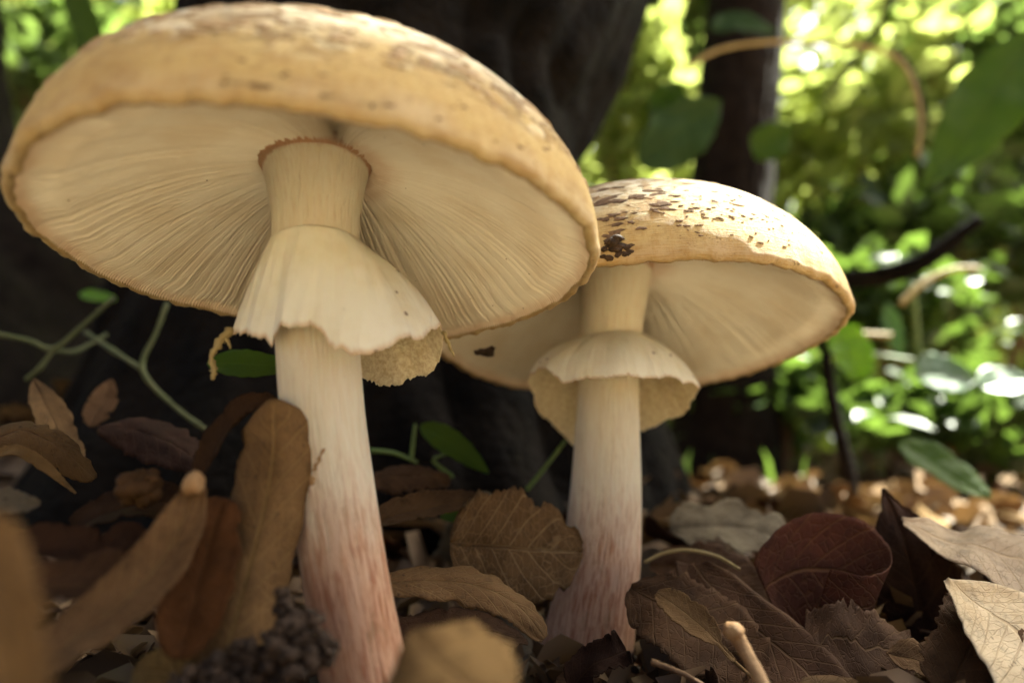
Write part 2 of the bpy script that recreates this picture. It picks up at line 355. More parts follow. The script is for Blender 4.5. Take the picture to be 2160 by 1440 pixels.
# ------------------------------------------------------------------ mushrooms
def frame(tx, ty):
    u = np.array([cos(ty), 0, -sin(ty)]); n0 = np.array([sin(ty), 0, cos(ty)]); v = np.array([0, cos(tx), 0]) + n0 * sin(tx)
    return u, v, np.cross(u, v)
def adiff(a, b): return (a - b + pi) % (2 * pi) - pi
class Cap:
    def __init__(s, c, R, tx, ty, H, p, bowl, rs, wob, seed):
        s.c = np.asarray(c, float); s.R = R; s.u, s.v, s.n = frame(radians(tx), radians(ty)); s.H = H; s.p = p; s.bowl = bowl; s.rs = rs; s.wob = wob; s.seed = seed
    def rimf(s, a):                     # uneven margin: radius factor and height offset
        k = s.seed
        f = 1 + .008 * np.sin(3 * a + k) + .006 * np.sin(7 * a + 2 * k) + .004 * np.sin(17 * a + k) + .003 * np.sin(29 * a + 3 * k) + .0025 * np.sin(53 * a); z = .05 * np.sin(2 * a + k) + .04 * np.sin(5 * a + k * 3)
        for ca, wd, df, dz in s.wob:
            g = np.exp(-(adiff(a, radians(ca)) / radians(wd)) ** 2); f = f + df * g; z = z + dz * g
        return f, z
    def dome(s, a, t):                  # t: 0 rim .. 1 apex
        th = t * pi / 2; r = (s.R * 1.025) * np.cos(th) ** (2 / s.p); z = s.H * np.sin(th) + .12
        f, dz = s.rimf(a); k = (r / s.R)
        lo = 1 + .008 * np.sin(3 * a + s.seed) + .006 * np.sin(7 * a + 2 * s.seed) + sum(df * np.exp(-(adiff(a, radians(ca)) / radians(wd)) ** 2) for ca, wd, df, _ in s.wob)
        r = r * (1 + (lo - 1) * k ** 2 + (f - lo) * np.exp(-(t / .035) ** 2)); z = z + dz * k ** 3 + .05 * np.sin(a * 3 + t * 5 + s.seed) * np.sin(t * pi)
        return s.pos(a, r, z)
    def pos(s, a, r, z):
        a, r, z = np.broadcast_arrays(a, r, z)
        return s.c + (r * np.cos(a))[..., None] * s.u + (r * np.sin(a))[..., None] * s.v + z[..., None] * s.n
    def gz(s, q): return s.bowl * np.clip(1 - (q / .985) ** 2.1, 0, 1) ** .85   # height of the gill plane over the rim
def build_cap(C, root, mat, na=300):
    a = np.linspace(0, 2 * pi, na, endpoint=False)[None]; t = (np.linspace(0, 1, 64) ** 1.15)[:, None]; t = np.minimum(t, .9995)
    G = C.dome(a, t); tt = np.broadcast_to(t, G.shape[:2])
    f, dz = C.rimf(a)                   # rolled lip: from the outer skin round to the gills
    lips = []
    jag = .02 * np.sin(a * 61 + C.seed) + .02 * np.sin(a * 37) + .015 * np.sin(a * 113)
    for rr, zz in ((.984, .04), (.992, -.02), (1.008, -.025), (1.02, .03)):
        lips.append(C.pos(a, C.R * rr * f, zz + dz + jag * (1 if zz < .05 else .3)))
    G = np.concatenate([np.stack([l[0] for l in lips]), G], 0); tt = np.concatenate([np.zeros((4, na)), tt], 0)
    rel = ((G - C.c) / C.R); pc = np.stack([rel @ C.u, rel @ C.v, rel @ C.n], -1)
    pt = np.stack([tt, np.broadcast_to(a / (2 * pi), tt.shape), tt], -1)
    f_ = gridf(na, G.shape[0], True)
    return mk('cap', G.reshape(-1, 3), f_, mat, root, attr={'pc': pc.reshape(-1, 3), 'pt': pt.reshape(-1, 3)}, origin=C.c)
def build_gills(C, root, n=240, sub=7):
    # radial blades: n long ones, n short ones between them
    na = 2 * n * sub; a = np.linspace(0, 2 * pi, na, endpoint=False)[None]; q = np.linspace(C.rs / C.R, .986, 60)[:, None]
    rim, dz = C.rimf(a); g = np.random.default_rng(int(C.seed * 7))
    idx = (np.arange(na) // sub) % (2 * n); ph = (np.arange(na) % sub) / sub
    start = np.where(np.arange(2 * n) % 2 == 0, 0.0, g.uniform(.3, .62, 2 * n)); dep = g.uniform(.8, 1.15, 2 * n)
    ridge = np.clip(1 - np.abs(ph - .5) * 2.0 * 1.1, 0, 1) ** 1.5
    amp = np.clip((q - start[idx][None]) / .08, 0, 1) * dep[idx][None]
    depth = .43 * np.clip((.985 - q) / .1, 0.15, 1) * np.clip((q - C.rs / C.R) / .06 + .3, 0, 1) * (.55 + .6 * q)
    z = C.gz(q) - depth * ridge[None] * amp + dz * q ** 2 + .05
    wav = (.02 * np.sin(q * 5 + 2 * np.sin(a * 2 + C.seed)) + .002 * np.sin(q * 24 + 6 * np.sin(a * 5))) * np.clip(1.3 - q, .15, 1)
    G = C.pos(a + wav, q * C.R * (1 + (rim - 1) * q), z)
    rel = ((G - C.c) / C.R); pc = np.stack([rel @ C.u, rel @ C.v, rel @ C.n], -1)
    pt = np.stack(np.broadcast_arrays(q, a, q), -1)
    return tag(mk('gills', G.reshape(-1, 3), gridf(na, 60, True)[:, ::-1], M['gill'], root, attr={'pc': pc.reshape(-1, 3), 'pt': pt.reshape(-1, 3)}, origin=C.c), 'pale crowded gills under the cap', kind='stuff')
def build_stem(root, pts, radii, mat, rough=.02, seed=0, seg=150, n=96):
    P = catmull(pts, seg); R = np.interp(np.linspace(0, 1, seg), np.linspace(0, 1, len(radii)), radii)
    R = np.convolve(np.pad(R, 3, 'edge'), np.ones(7) / 7, 'valid')
    T = nrm(np.gradient(P, axis=0)); A = nrm(np.cross(np.array([0, 1., 0]), T)); B = np.cross(T, A); a = np.linspace(0, 2 * pi, n, endpoint=False)
    ln = np.concatenate([[0], np.cumsum(np.linalg.norm(np.diff(P, axis=0), axis=1))])
    q = np.stack(np.broadcast_arrays(np.cos(a)[None], np.sin(a)[None], P[:, 2][:, None]), -1)
    qq = q * np.array([1, 1, .22]); d = 1 + rough * vnoise(qq.reshape(-1, 3) * 1.6, seed).reshape(seg, n) + rough * .5 * vnoise((q * np.array([5, 5, .3])).reshape(-1, 3), seed + 3).reshape(seg, n)
    G = P[:, None] + (R[:, None] * d)[..., None] * (np.cos(a)[None, :, None] * A[:, None] + np.sin(a)[None, :, None] * B[:, None])
    pt = np.stack(np.broadcast_arrays(np.cos(a)[None] * R[:, None], np.sin(a)[None] * R[:, None], P[:, 2][:, None]), -1)
    v = np.vstack([G.reshape(-1, 3), P[-1]]); f = gridf(n, seg, True)
    v = v[:-1]
    return mk('stem', v, f, mat, root, attr={'pt': pt.reshape(-1, 3)}), P, R
def build_ring(root, axis_pt, top_r, top_z, hem, fold=.1, seed=0, n=360, m=48, ctl=.62):
    """hanging skirt: lofted from a circle round the stem to an uneven hem given by points"""
    hem = np.asarray(hem, float); ax = np.asarray(axis_pt, float)
    a = np.arctan2(hem[:, 1] - ax[1], hem[:, 0] - ax[0]); r = np.hypot(hem[:, 1] - ax[1], hem[:, 0] - ax[0]); o = np.argsort(a); a, r, z = a[o], r[o], hem[o, 2]
    th = np.linspace(-pi, pi, n, endpoint=False)
    aa = np.concatenate([a - 2 * pi, a, a + 2 * pi]); ip = lambda y: np.interp(th, aa, np.concatenate([y] * 3))
    sm = lambda y: np.convolve(np.pad(y, 2, 'wrap'), np.array([1, 2, 3, 2, 1]) / 9, 'valid')
    r, z = sm(ip(r)), sm(ip(z))
    g = np.random.default_rng(seed); z = z + .05 * np.convolve(np.pad(g.normal(size=n), 2, 'wrap'), np.ones(5) / 5, 'valid') + .02 * g.normal(size=n)
    t = np.linspace(0, 1, m)[:, None]
    tz = top_z + .05 * np.sin(th * 2 + seed)
    cr = top_r + (r - top_r) * ctl; cz = tz + (z - tz) * .36
    rr = (1 - t) ** 2 * top_r + 2 * t * (1 - t) * cr + t * t * r; zz = (1 - t) ** 2 * tz + 2 * t * (1 - t) * cz + t * t * z
    fo = fold * (np.sin(th * 4 + seed + 1.2 * np.sin(th * 2.0 + 1)) + .45 * np.sin(th * 9 + 2 + 2 * t) + .1 * np.sin(th * 27 + 3 * t)) * t * (1 - .4 * t); zz = zz + .06 * np.sin(th * 8 + seed) * t ** 3 + .02 * np.sin(th * 23) * t ** 8
    rr = rr + fo + .012 * np.sin(th * 31 + t * 9) * t
    G = np.stack([ax[0] + rr * np.cos(th), ax[1] + rr * np.sin(th), zz + 0 * rr], -1)
    G = np.concatenate([G, G[:, :1]], 1); uvg = np.stack(np.broadcast_arrays(np.linspace(0, 1, n + 1)[None], t), -1)
    th_ = (.05 * (1 - .75 * t)) * np.ones((1, n + 1)); v, f, uv = sheet(G, th_, uvg)
    nf = n * (m - 1); fm = np.zeros(len(f), int); fm[nf:2 * nf] = 1
    pt = np.concatenate([np.repeat(t, n + 1, 1).ravel()] * 2); pt = np.stack([pt] * 3, -1)
    # which side is the outer one?
    c = v[:len(v) // 2].reshape(m, n + 1, 3)[m // 2]; inner_first = np.hypot(c[:, 0] - ax[0], c[:, 1] - ax[1]).mean() < np.hypot(*(v[len(v) // 2:].reshape(m, n + 1, 3)[m // 2][:, :2] - ax[:2]).T).mean()
    if inner_first: fm = np.where(fm == 1, 0, np.where(np.arange(len(f)) < nf, 1, 0))
    return mk('ring', v, f, [M['ring_o'], M['ring_i']], root, uv=uv, attr={'pt': pt, 'pc': v}, fmat=fm)
def locate(C, px, py):                # which point of the cap skin shows there
    a = np.radians(np.linspace(150, 390, 481))[:, None]; t = np.linspace(.005, .75, 300)[None]; P = C.dome(a, t); d = P @ FW
    e = (1080 + F * P[..., 0] / d - px) ** 2 + (720 - F * (P @ UP) / d - py) ** 2; i, j = np.unravel_index(np.argmin(e + 3 * (d - d.min())), e.shape); return float(a[i, 0]), float(t[0, j])
def build_warts(C, cap, n, seed, a0, a1, t0, t1, mat, smin, smax, name='wart', spots=None, flat=1.0):
    g = np.random.default_rng(seed)
    for i in range(n if spots is None else len(spots)):
        a = radians(g.uniform(a0, a1)); t = t0 + (t1 - t0) * g.uniform() ** .9; s = g.uniform(smin, smax) * (1 if g.uniform() > .2 else 1.5)
        if spots is not None: a, t = locate(C, *spots[i][:2]); s = spots[i][2]
        k = 11; th = np.linspace(0, 2 * pi, k, endpoint=False); rr = s * (1 + .35 * g.normal(size=k)).clip(.4, 1.7); el = g.uniform(1.2, 2.4)
        R0 = C.R * max(.25, cos(t * pi / 2) ** (2 / C.p)); da = rr * np.cos(th) * el / R0; dt = rr * np.sin(th) / (1.45 * C.R)
        ro = g.uniform(-.5, .5); dt = dt + ro * da * R0 / (1.45 * C.R) * .5
        tt = lambda q: np.clip(t + dt * q, .02, .99)
        base = C.dome(a + da * 1.08, tt(1.08)); mid = C.dome(a + da * .85, tt(.85)); top = C.dome(a + da * .4, tt(.4)); cen = C.dome(np.array([a]), np.array([t]))
        nn = nrm(cen[0] - (C.c + C.n * C.H * .1)); h = g.uniform(.012, .03) * flat
        v = np.vstack([base - nn * .012, mid + nn * h, top + nn * h * 1.3, cen + nn * h * 1.4])
        j = np.arange(k); q = (j + 1) % k
        f = np.vstack([gridf(k, 3, True), np.stack([2 * k + j, 2 * k + q, np.full(k, 3 * k), np.full(k, 3 * k)], -1)]).tolist()
        mk(name, v, [list(dict.fromkeys(x)) for x in f], mat, cap)

# --- large mushroom
C1 = Cap((-4.3, 15.55, 5.27), 6.03, -4.9, .8, 4.22, 2.35, 2.62, .75, [(133, 32, -.01, .32), (48, 20, -.03, -.05)], 1.3)
m1 = tag(empty('mushroom', at(775, 1440, 15.4) - [0, 0, 1.5]), 'large cream mushroom with broad golden-rimmed cap and torn hanging ring', 'mushroom', 'pair of mushrooms')
cap1 = build_cap(C1, m1, M['cap1']); build_gills(C1, m1)
SP1 = [at(800, 1610, 15.4), at(772, 1440, 15.4), at(735, 1250, 15.4), at(706, 1050, 15.4), at(680, 850, 15.4), at(668, 650, 15.45), at(667, 480, 15.5), at(668, 430, 15.5), at(668, 390, 15.5), at(668, 362, 15.55), at(668, 345, 15.55), at(668, 325, 15.55), at(668, 302, 15.55)]
M['stem1'] = m_stem(0, -2.2, 1.4, 7.56)
st1, P1, R1 = build_stem(m1, SP1, [.88, .86, .87, .87, .9, .93, 1.0, 1.06, 1.14, 1.24, 1.36, 1.5, 2.1], M['stem1'], seed=3)
hem1 = [at(*p) for p in ((945, 680, 15.7), (915, 700, 15.1), (882, 724, 14.7), (845, 714, 14.35), (800, 735, 14.05), (738, 752, 13.8), (700, 738, 13.75), (684, 705, 13.75), (660, 686, 13.8), (622, 680, 13.9), (592, 690, 14.0), (578, 738, 14.3), (562, 708, 14.5), (520, 704, 14.9), (486, 697, 15.4), (510, 690, 16.3), (560, 690, 16.9), (640, 700, 17.3), (720, 780, 17.4), (765, 806, 17.3), (830, 808, 17.1), (890, 796, 16.8), (930, 752, 16.3))]
axr = np.array([*at(668, 560, 15.47)[:2], 0])
build_ring(m1, axr, 1.02, at(668, 482, 14.5)[2], hem1, .17, 4)
build_warts(C1, cap1, 230, 5, 185, 370, .15, .6, M['crust'], .05, .12)
# ragged shred hanging from the left corner of the skirt
v, f, uv = tube([at(488, 694, 15.3), at(462, 722, 15.2), at(446, 752, 15.2), at(452, 780, 15.2), at(448, 800, 15.2)], [.1, .09, .05, .07, .04], 7, 26, rough=.3, seed=2); mk('ring_shred', v, f, M['straw'], m1, uv=uv)
v, f, uv = tube([at(468, 705, 15.25), at(482, 722, 15.2), at(486, 735, 15.2)], [.05, .04, .02], 6, 10, rough=.2); mk('ring_shred', v, f, M['straw'], m1, uv=uv)
v, f, uv = tube([at(935, 700, 15.8), at(948, 728, 15.8), at(958, 752, 15.8)], [.06, .04, .02], 6, 10, rough=.3); mk('ring_shred', v, f, M['straw'], m1, uv=uv)

# --- second mushroom
S2 = 1.18
C2 = Cap(np.array((3.58, 21.09, 4.66)) * S2, 6.0 * S2, -6.2, -.9, 4.1 * S2, 2.05, 2.6 * S2, .85, [(224, 26, -.11, .0)], 2.1)
m2 = tag(empty('mushroom', at(1228, 1440, 24.2)), 'golden mushroom with soil-speckled cap and flared ring behind the large mushroom', 'mushroom', 'pair of mushrooms')
cap2 = build_cap(C2, m2, M['cap2']); build_gills(C2, m2, 225)
Y2 = 24.9
SP2 = [at(1205, 1500, Y2), at(1226, 1440, Y2), at(1250, 1300, Y2), at(1268, 1180, Y2), at(1277, 1050, Y2), at(1281, 920, Y2), at(1284, 800, Y2), at(1288, 690, Y2), at(1292, 640, Y2), at(1296, 590, Y2), at(1297, 555, Y2), at(1297, 535, Y2), at(1297, 515, Y2)]
M['stem2'] = m_stem(5, -3.2, 1.2, 8.25)
st2, P2, R2 = build_stem(m2, SP2, [1.62, 1.58, 1.43, 1.33, 1.23, 1.13, 1.05, 1.13, 1.2, 1.28, 1.42, 1.58, 2.2], M['stem2'], seed=8)
hem2 = [at(*p) for p in ((1470, 832, 24.6), (1452, 806, 23.6), (1410, 796, 22.6), (1350, 796, 21.9), (1280, 802, 21.7), (1222, 796, 21.9), (1195, 808, 22.2), (1170, 790, 22.6), (1140, 776, 23.2), (1110, 790, 24.3), (1128, 835, 25.6), (1155, 885, 26.6), (1185, 925, 27.1), (1210, 945, 27.3), (1290, 925, 27.5), (1350, 903, 27.3), (1385, 897, 27.0), (1425, 884, 26.4), (1458, 862, 25.6))]
build_ring(m2, [*at(1288, 740, Y2)[:2], 0], 1.2, at(1288, 690, 23.1)[2], hem2, .2, 9, ctl=.78)
build_warts(C2, cap2, 90, 15, 180, 380, .2, .62, M['crust'], .04, .11)
build_warts(C2, cap2, 30, 25, 205, 320, .2, .6, M['crustsoil'], .03, .09, 'soil_crust', flat=.5)
g = np.random.default_rng(40); sp = [(1285, 418, .2), (1300, 424, .15), (1265, 430, .14), (1340, 414, .13), (1352, 418, .1), (1372, 402, .2), (1385, 410, .14), (1393, 430, .2), (1405, 440, .14), (1290, 455, .15), (1275, 462, .12), (1310, 462, .13), (1296, 475, .12), (1300, 490, .14), (1288, 500, .16), (1330, 470, .1), (1350, 482, .08), (1275, 400, .14), (1300, 396, .1)]
sp += [(1500 + g.normal() * 75, 440 + g.normal() * 26, g.uniform(.02, .055)) for i in range(70)] + [(1620 + g.normal() * 60, 470 + g.normal() * 30, g.uniform(.02, .05)) for i in range(30)]
build_warts(C2, cap2, 0, 41, 0, 1, 0, 1, M['crustsoil'], 1, 2, 'soil_crust', sp, flat=.6)
g = np.random.default_rng(44); sp = [(cx + g.normal() * sx, cy + g.normal() * sy, g.uniform(.012, .045)) for cx, cy, sx, sy, k_ in ((548, 195, 14, 13, 16), (500, 188, 18, 9, 7), (700, 207, 16, 5, 6), (372, 196, 16, 4, 4), (280, 222, 8, 4, 2), (880, 235, 60, 12, 8), (1090, 330, 40, 22, 8), (640, 150, 120, 20, 8)) for _ in range(k_)]
build_warts(C1, cap1, 0, 45, 0, 1, 0, 1, M['crustsoil'], 1, 2, 'dirt_speck', sp, flat=.5)
# soil carried up on the cap
v, f = clump(at(1305, 528, 18.15), (.52, .18, .4), 46, .08, .19, 3); tag(mk('soil_clump', v, f, M['soil'], smooth=False), 'dark crumbly soil clump stuck to the golden cap edge', 'soil')
v, f = clump(at(1025, 742, 22.2), (.34, .2, .12), 14, .09, .17, 5); tag(mk('soil_clump', v, f, M['soil'], smooth=False), 'small dark soil crumbs under the large cap edge', 'soil')

# ------------------------------------------------------------------ trees
def trunk_mesh(pts, radii, seg=120, n=160, amp=.05, seed=0, ridges=18):
    P = catmull(pts, seg); R = np.interp(np.linspace(0, 1, seg), np.linspace(0, 1, len(radii)), radii); T = nrm(np.gradient(P, axis=0))
    A = nrm(np.cross(np.array([0, 1., 0]), T)); B = np.cross(T, A); a = np.linspace(0, 2 * pi, n, endpoint=False)
    q = np.stack(np.broadcast_arrays(np.cos(a)[None] * 3, np.sin(a)[None] * 3, P[:, 2][:, None] * .06), -1).reshape(-1, 3)
    w_ = vnoise(q, seed).reshape(seg, n); rd = np.abs(np.sin(a[None] * ridges / 2 + 4.5 * w_ + .04 * P[:, 2][:, None]))
    d = 1 + amp * (rd ** .6 - .6) + amp * 1.2 * w_ + amp * .45 * vnoise(q * np.array([5, 5, 5]), seed + 1).reshape(seg, n)
    G = P[:, None] + (R[:, None] * d)[..., None] * (np.cos(a)[None, :, None] * A[:, None] + np.sin(a)[None, :, None] * B[:, None])
    return G.reshape(-1, 3), gridf(n, seg, True)
def leaf_cards(C_, size, seed, elong=1.8, curl=.25, flatten=0):
    """many small folded leaves (6 faces each) around the given centres"""
    g = np.random.default_rng(seed); C_ = np.asarray(C_); n = len(C_)
    s = g.uniform(size[0], size[1], n)[:, None]
    d = nrm(g.normal(size=(n, 3)) * [1, 1, .6]); ref = nrm(g.normal(size=(n, 3)) + [0, 0, flatten]); x = nrm(np.cross(d, ref)); z = np.cross(x, d)
    L, Wd = s * elong * .5, s * .5
    pts = [C_ - d * L, C_ - d * L * .35 + x * Wd * .85 + z * Wd * curl, C_ - d * L * .3, C_ - d * L * .35 - x * Wd * .85 + z * Wd * curl,
           C_ + d * L * .35 + x * Wd * .7 + z * Wd * curl, C_ + d * L * .35 - z * L * .06, C_ + d * L * .35 - x * Wd * .7 + z * Wd * curl, C_ + d * L - z * L * curl]
    v = np.stack(pts, 1).reshape(-1, 3); o = (np.arange(n) * 8)[:, None, None]
    f = (o + np.array([[0, 1, 2, 2], [0, 2, 3, 3], [1, 4, 5, 2], [2, 5, 6, 3], [4, 7, 5, 5], [5, 7, 6, 6]])[None]).reshape(-1, 4)
    q, t3 = f[f[:, 2] != f[:, 3]], f[f[:, 2] == f[:, 3]][:, :3]
    tri = np.vstack([t3, q[:, [0, 1, 2]], q[:, [0, 2, 3]]])
    lc = np.repeat(g.uniform(0, 1, n), 8); return v, tri, {'lc': np.stack([lc] * 3, -1)}
def sdir(p, h): return np.asarray(p) + SUN * ((h - np.asarray(p)[..., 2:3]) / SUN[2]) if np.ndim(p) > 1 else np.asarray(p) + SUN * ((h - p[2]) / SUN[2])

t1 = tag(empty('oak_tree', (*at(800, 1000, 58)[:2], ground_z(-11, 58))), 'big dark leaning tree trunk right behind the mushrooms', 'tree')
v, f = trunk_mesh([at(800, 1300, 56) - [0, 0, 6], at(800, 1050, 56), at(795, 800, 56), at(790, 500, 56), at(800, 300, 57), at(895, 0, 60), at(1000, -400, 66) , at(1100, -1500, 95), at(1300, -2400, 160)],
                  [26, 21.5, 18.5, 17, 17.2, 20.3, 20, 16, 12], amp=.085, seed=2, seg=220, n=240, ridges=15)
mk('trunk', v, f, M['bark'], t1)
# crown overhead: unseen leaves added for dappled shade, cut away along chosen sunbeams
g = np.random.default_rng(77)
cc = sdir(np.array([-10., 40., 0.]), 230.)
n = 3000; rr = np.sqrt(g.uniform(0, 1, n)); th = g.uniform(0, 2 * pi, n)
rr = rr[:n]; cen = np.stack([cc[0] + np.where(np.cos(th) < 0, 75, 31) * rr * np.cos(th), cc[1] + 37 * rr * np.sin(th), cc[2] + g.normal(size=n) * 16 + 8 * rr], -1); cen = cen + SUN * ((cen[:, 2:] - cc[2]) / SUN[2]) * [1, 1, 0]
g2 = np.random.default_rng(79); c2 = sdir(np.array([-62., 4., 0.]), 230.); cen = np.vstack([cen, c2 + g2.normal(size=(600, 3)) * [15, 14, 12]]); n = len(cen)  # extra unseen leaf cluster, added to shade the floor at front left
beams = [(at(1540, 440, 20), 2.2), (at(1420, 420, 20.4), -.6), (at(820, 100, 11), -.2), (at(1060, 210, 15), -.8), (at(2090, 1340, 18), -1.9), (at(1850, 1110, 22.8), -1)]
keep = np.ones(n, bool)
for p, r in beams:
    d = cen - p; perp = d - (d @ SUN)[:, None] * SUN; keep &= np.linalg.norm(perp, axis=1) > r + 5.6
v, f, at_ = leaf_cards(cen[keep], (7, 12), 5, 1.5, .2, 1.5); mk('shade_crown', v, f, M['fol_d'], t1, attr=at_)
for i, (e, r) in enumerate((((60, 90, 210), 4), ((140, 60, 225), 3.5), ((120, 150, 230), 3.5))):
    v, f, uv = tube([at(1100, -1500, 95), (np.array(e) + at(1100, -1500, 95)) * .5 + [0, 0, 10], e], [r * 1.6, r, 1], 8, 20); mk('limb', v, f, M['bark'], t1, uv=uv)

t2 = tag(empty('slim_tree', (*at(1540, 900, 115)[:2], 2)), 'slender dark tree trunk standing behind the golden mushroom', 'tree')
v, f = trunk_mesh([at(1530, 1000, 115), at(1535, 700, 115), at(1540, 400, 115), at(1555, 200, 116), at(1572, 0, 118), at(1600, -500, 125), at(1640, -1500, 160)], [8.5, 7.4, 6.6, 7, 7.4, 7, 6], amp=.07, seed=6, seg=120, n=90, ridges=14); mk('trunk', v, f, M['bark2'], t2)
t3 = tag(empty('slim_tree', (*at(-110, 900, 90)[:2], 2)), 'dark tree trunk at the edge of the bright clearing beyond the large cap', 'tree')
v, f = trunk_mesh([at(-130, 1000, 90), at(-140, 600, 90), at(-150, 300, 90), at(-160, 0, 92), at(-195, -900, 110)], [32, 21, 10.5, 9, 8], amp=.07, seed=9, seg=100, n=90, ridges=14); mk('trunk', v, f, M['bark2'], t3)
g = np.random.default_rng(78); cc = sdir(at(-120, 300, 90), 260.); cen = cc + g.normal(size=(1000, 3)) * [30, 28, 14]  # unseen leaves added above to keep this trunk in shade
v, f, at_ = leaf_cards(cen, (7, 12), 6, 1.5, .2, 1.5); mk('shade_crown', v, f, M['fol_d'], t3, attr=at_)

# ------------------------------------------------------------------ leaves
PROF = {'ovate': lambda t: np.sin(pi * t ** .8) ** .75, 'oblong': lambda t: np.clip(np.sin(pi * t), 0, 1) ** .42, 'lance': lambda t: np.sin(pi * t ** .75) ** 1.1,
        'spoon': lambda t: .12 + .88 * np.clip(np.sin(pi * np.clip(t * 1.25 - .25, 0, 1) ** .9), 0, 1) ** .6 * (t > .2) , 'blunt': lambda t: np.clip(np.minimum(t / .16, 1), 0, 1) ** .6 * np.clip((1 - t) / .1, 0, 1) ** .5}
def leaf_grid(spine, half, normal, prof='ovate', cup=.2, wave=.06, lobe=0, nl=5, seed=0, nu=17, nv=44, twist=0, roll=0, torn=1):
    P = catmull(spine, nv); t = np.linspace(0.004, .996, nv); wd = half * PROF[prof](t) + .02
    g = np.random.default_rng(seed); T = nrm(np.gradient(P, axis=0)); N0 = nrm(np.asarray(normal, float)[None] + 0 * P); S = nrm(np.cross(T, N0)); N = np.cross(S, T)
    tw = np.radians(twist) * (t - .5); S, N = S * np.cos(tw)[:, None] + N * np.sin(tw)[:, None], N * np.cos(tw)[:, None] - S * np.sin(tw)[:, None]
    u = np.linspace(-1, 1, nu)[None]; k = g.uniform(0, 6.28, 6)
    lb = 1 + lobe * np.sin(t * nl * 2 * pi + k[0])[:, None] * np.abs(u) ** 2 + .03 * np.sin(t * 37 + k[1])[:, None] * np.abs(u) ** 3
    jag = 1 + .04 * g.normal(size=(nv, 2)) - .22 * (np.convolve((g.uniform(size=nv + 2) > .93) * 1.0, [.4, .8, .4], 'valid')[:, None] * [1, 0] + np.convolve((g.uniform(size=nv + 2) > .93) * 1.0, [.4, .8, .4], 'valid')[:, None] * [0, 1])
    jag = 1 + (jag - 1) * torn
    lb = lb * np.where(u < 0, jag[:, :1], jag[:, 1:]) ** (np.abs(u) ** 4)
    x = u * wd[:, None] * lb; s = np.sign(u)
    if roll:                               # edges rolled in, as in dry leaves
        ph = roll * np.abs(u) ** 1.5; r_ = np.sin(ph) / np.maximum(ph, 1e-4); xx = x * r_; zz = np.abs(x) * (1 - np.cos(ph)) / np.maximum(ph, 1e-4) * 1.0
    else: xx, zz = x, 0
    zz = zz + cup * wd[:, None] * (np.abs(u) ** 1.7) + wave * half * (np.sin(t * 9 + k[2])[:, None] * u + .6 * np.sin(t * 17 + k[3])[:, None] * np.abs(u) ** 2 * s + .5 * np.sin(t * 6 + k[4] + 0)[:, None] * (1 - np.abs(u)))
    zz = zz - .05 * half * np.exp(-(u / .08) ** 2)
    q = np.stack(np.broadcast_arrays(u * 3.2, t[:, None] * 9, 0 * u + k[5]), -1); zz = zz + half * .07 * (vnoise(q.reshape(-1, 3), seed) + .5 * vnoise(q.reshape(-1, 3) * 2.3, seed + 1)).reshape(q.shape[:2])
    G = P[:, None] + S[:, None] * xx[..., None] + N[:, None] * (zz + 0 * xx)[..., None]
    uvg = np.stack(np.broadcast_arrays(u * .5 + .5, t[:, None]), -1); return G, uvg, P, N
def leaf(name, label, mat, spine, half, normal, cat='leaf', group=None, thick=.022, petiole=None, rib=True, rib_mat=None, **k):
    pts = [at(*p) if len(p) == 3 else np.array(p[:3]) for p in spine]
    if mat in ('green', 'deep', 'lime', 'gloss'): k['torn'] = .12
    G, uvg, P, N = leaf_grid(pts, half, normal, **k); v, f, uv = sheet(G, thick, uvg)
    o = tag(mk(name, v, f, M[mat], uv=uv), label, cat, group)
    if rib:
        Q = G[1:-3, G.shape[1] // 2]; a, b, uv = tube(Q[::3], [max(.02, half * .045), max(.01, half * .012)], 6, 20); mk('midrib', a, b, M[rib_mat or mat], o, uv=uv)
    if petiole is not None:
        a, b, uv = tube([P[1]] + [at(*p) for p in petiole], [half * .06 + .02, half * .05 + .025], 7, 14); mk('petiole', a, b, M[rib_mat or mat], o, uv=uv)
    return o
def loft(name, label, mat, A, B, group=None, bulge=0, wave=.04, jag=.03, seed=0, thick=.025, nu=21, nv=50, cat='leaf', edge_roll=0):
    A = catmull([at(*p) for p in A], nv); B = catmull([at(*p) for p in B], nv); g = np.random.default_rng(seed); k = g.uniform(0, 6.28, 8)
    sA = np.convolve(np.pad(g.normal(size=nv), 1, 'edge'), [.25, .5, .25], 'valid') * jag; sB = np.convolve(np.pad(g.normal(size=nv), 1, 'edge'), [.25, .5, .25], 'valid') * jag
    u = np.linspace(0, 1, nu)[None, :, None]; d = nrm(B - A); A = A - d * sA[:, None]; B = B + d * sB[:, None]
    G = A[:, None] * (1 - u) + B[:, None] * u; n = nrm(np.cross(np.gradient(G, axis=1) + 1e-6, np.gradient(G, axis=0))); n = nrm(n.mean((0, 1)))[None, None] * .35 + n * .65
    t = np.linspace(0, 1, nv)[:, None, None]; w_ = np.linalg.norm(B - A, axis=1)[:, None, None]
    G = G + n * (bulge * w_ * 4 * u * (1 - u) + wave * (np.sin(t * 8 + u * 3 + k[0]) + .6 * np.sin(t * 15 - u * 7 + k[1]) + .4 * np.sin(u * 13 + k[2] + t * 5)) - edge_roll * w_ * np.clip(1 - u / .12, 0, 1) ** 2)
    v, f, uv = sheet(G, thick, np.concatenate([u + 0 * t, t + 0 * u], -1)); return tag(mk(name, v, f, M[mat], uv=uv), label, cat, group)
DL = 'dry fallen leaves around the mushrooms'
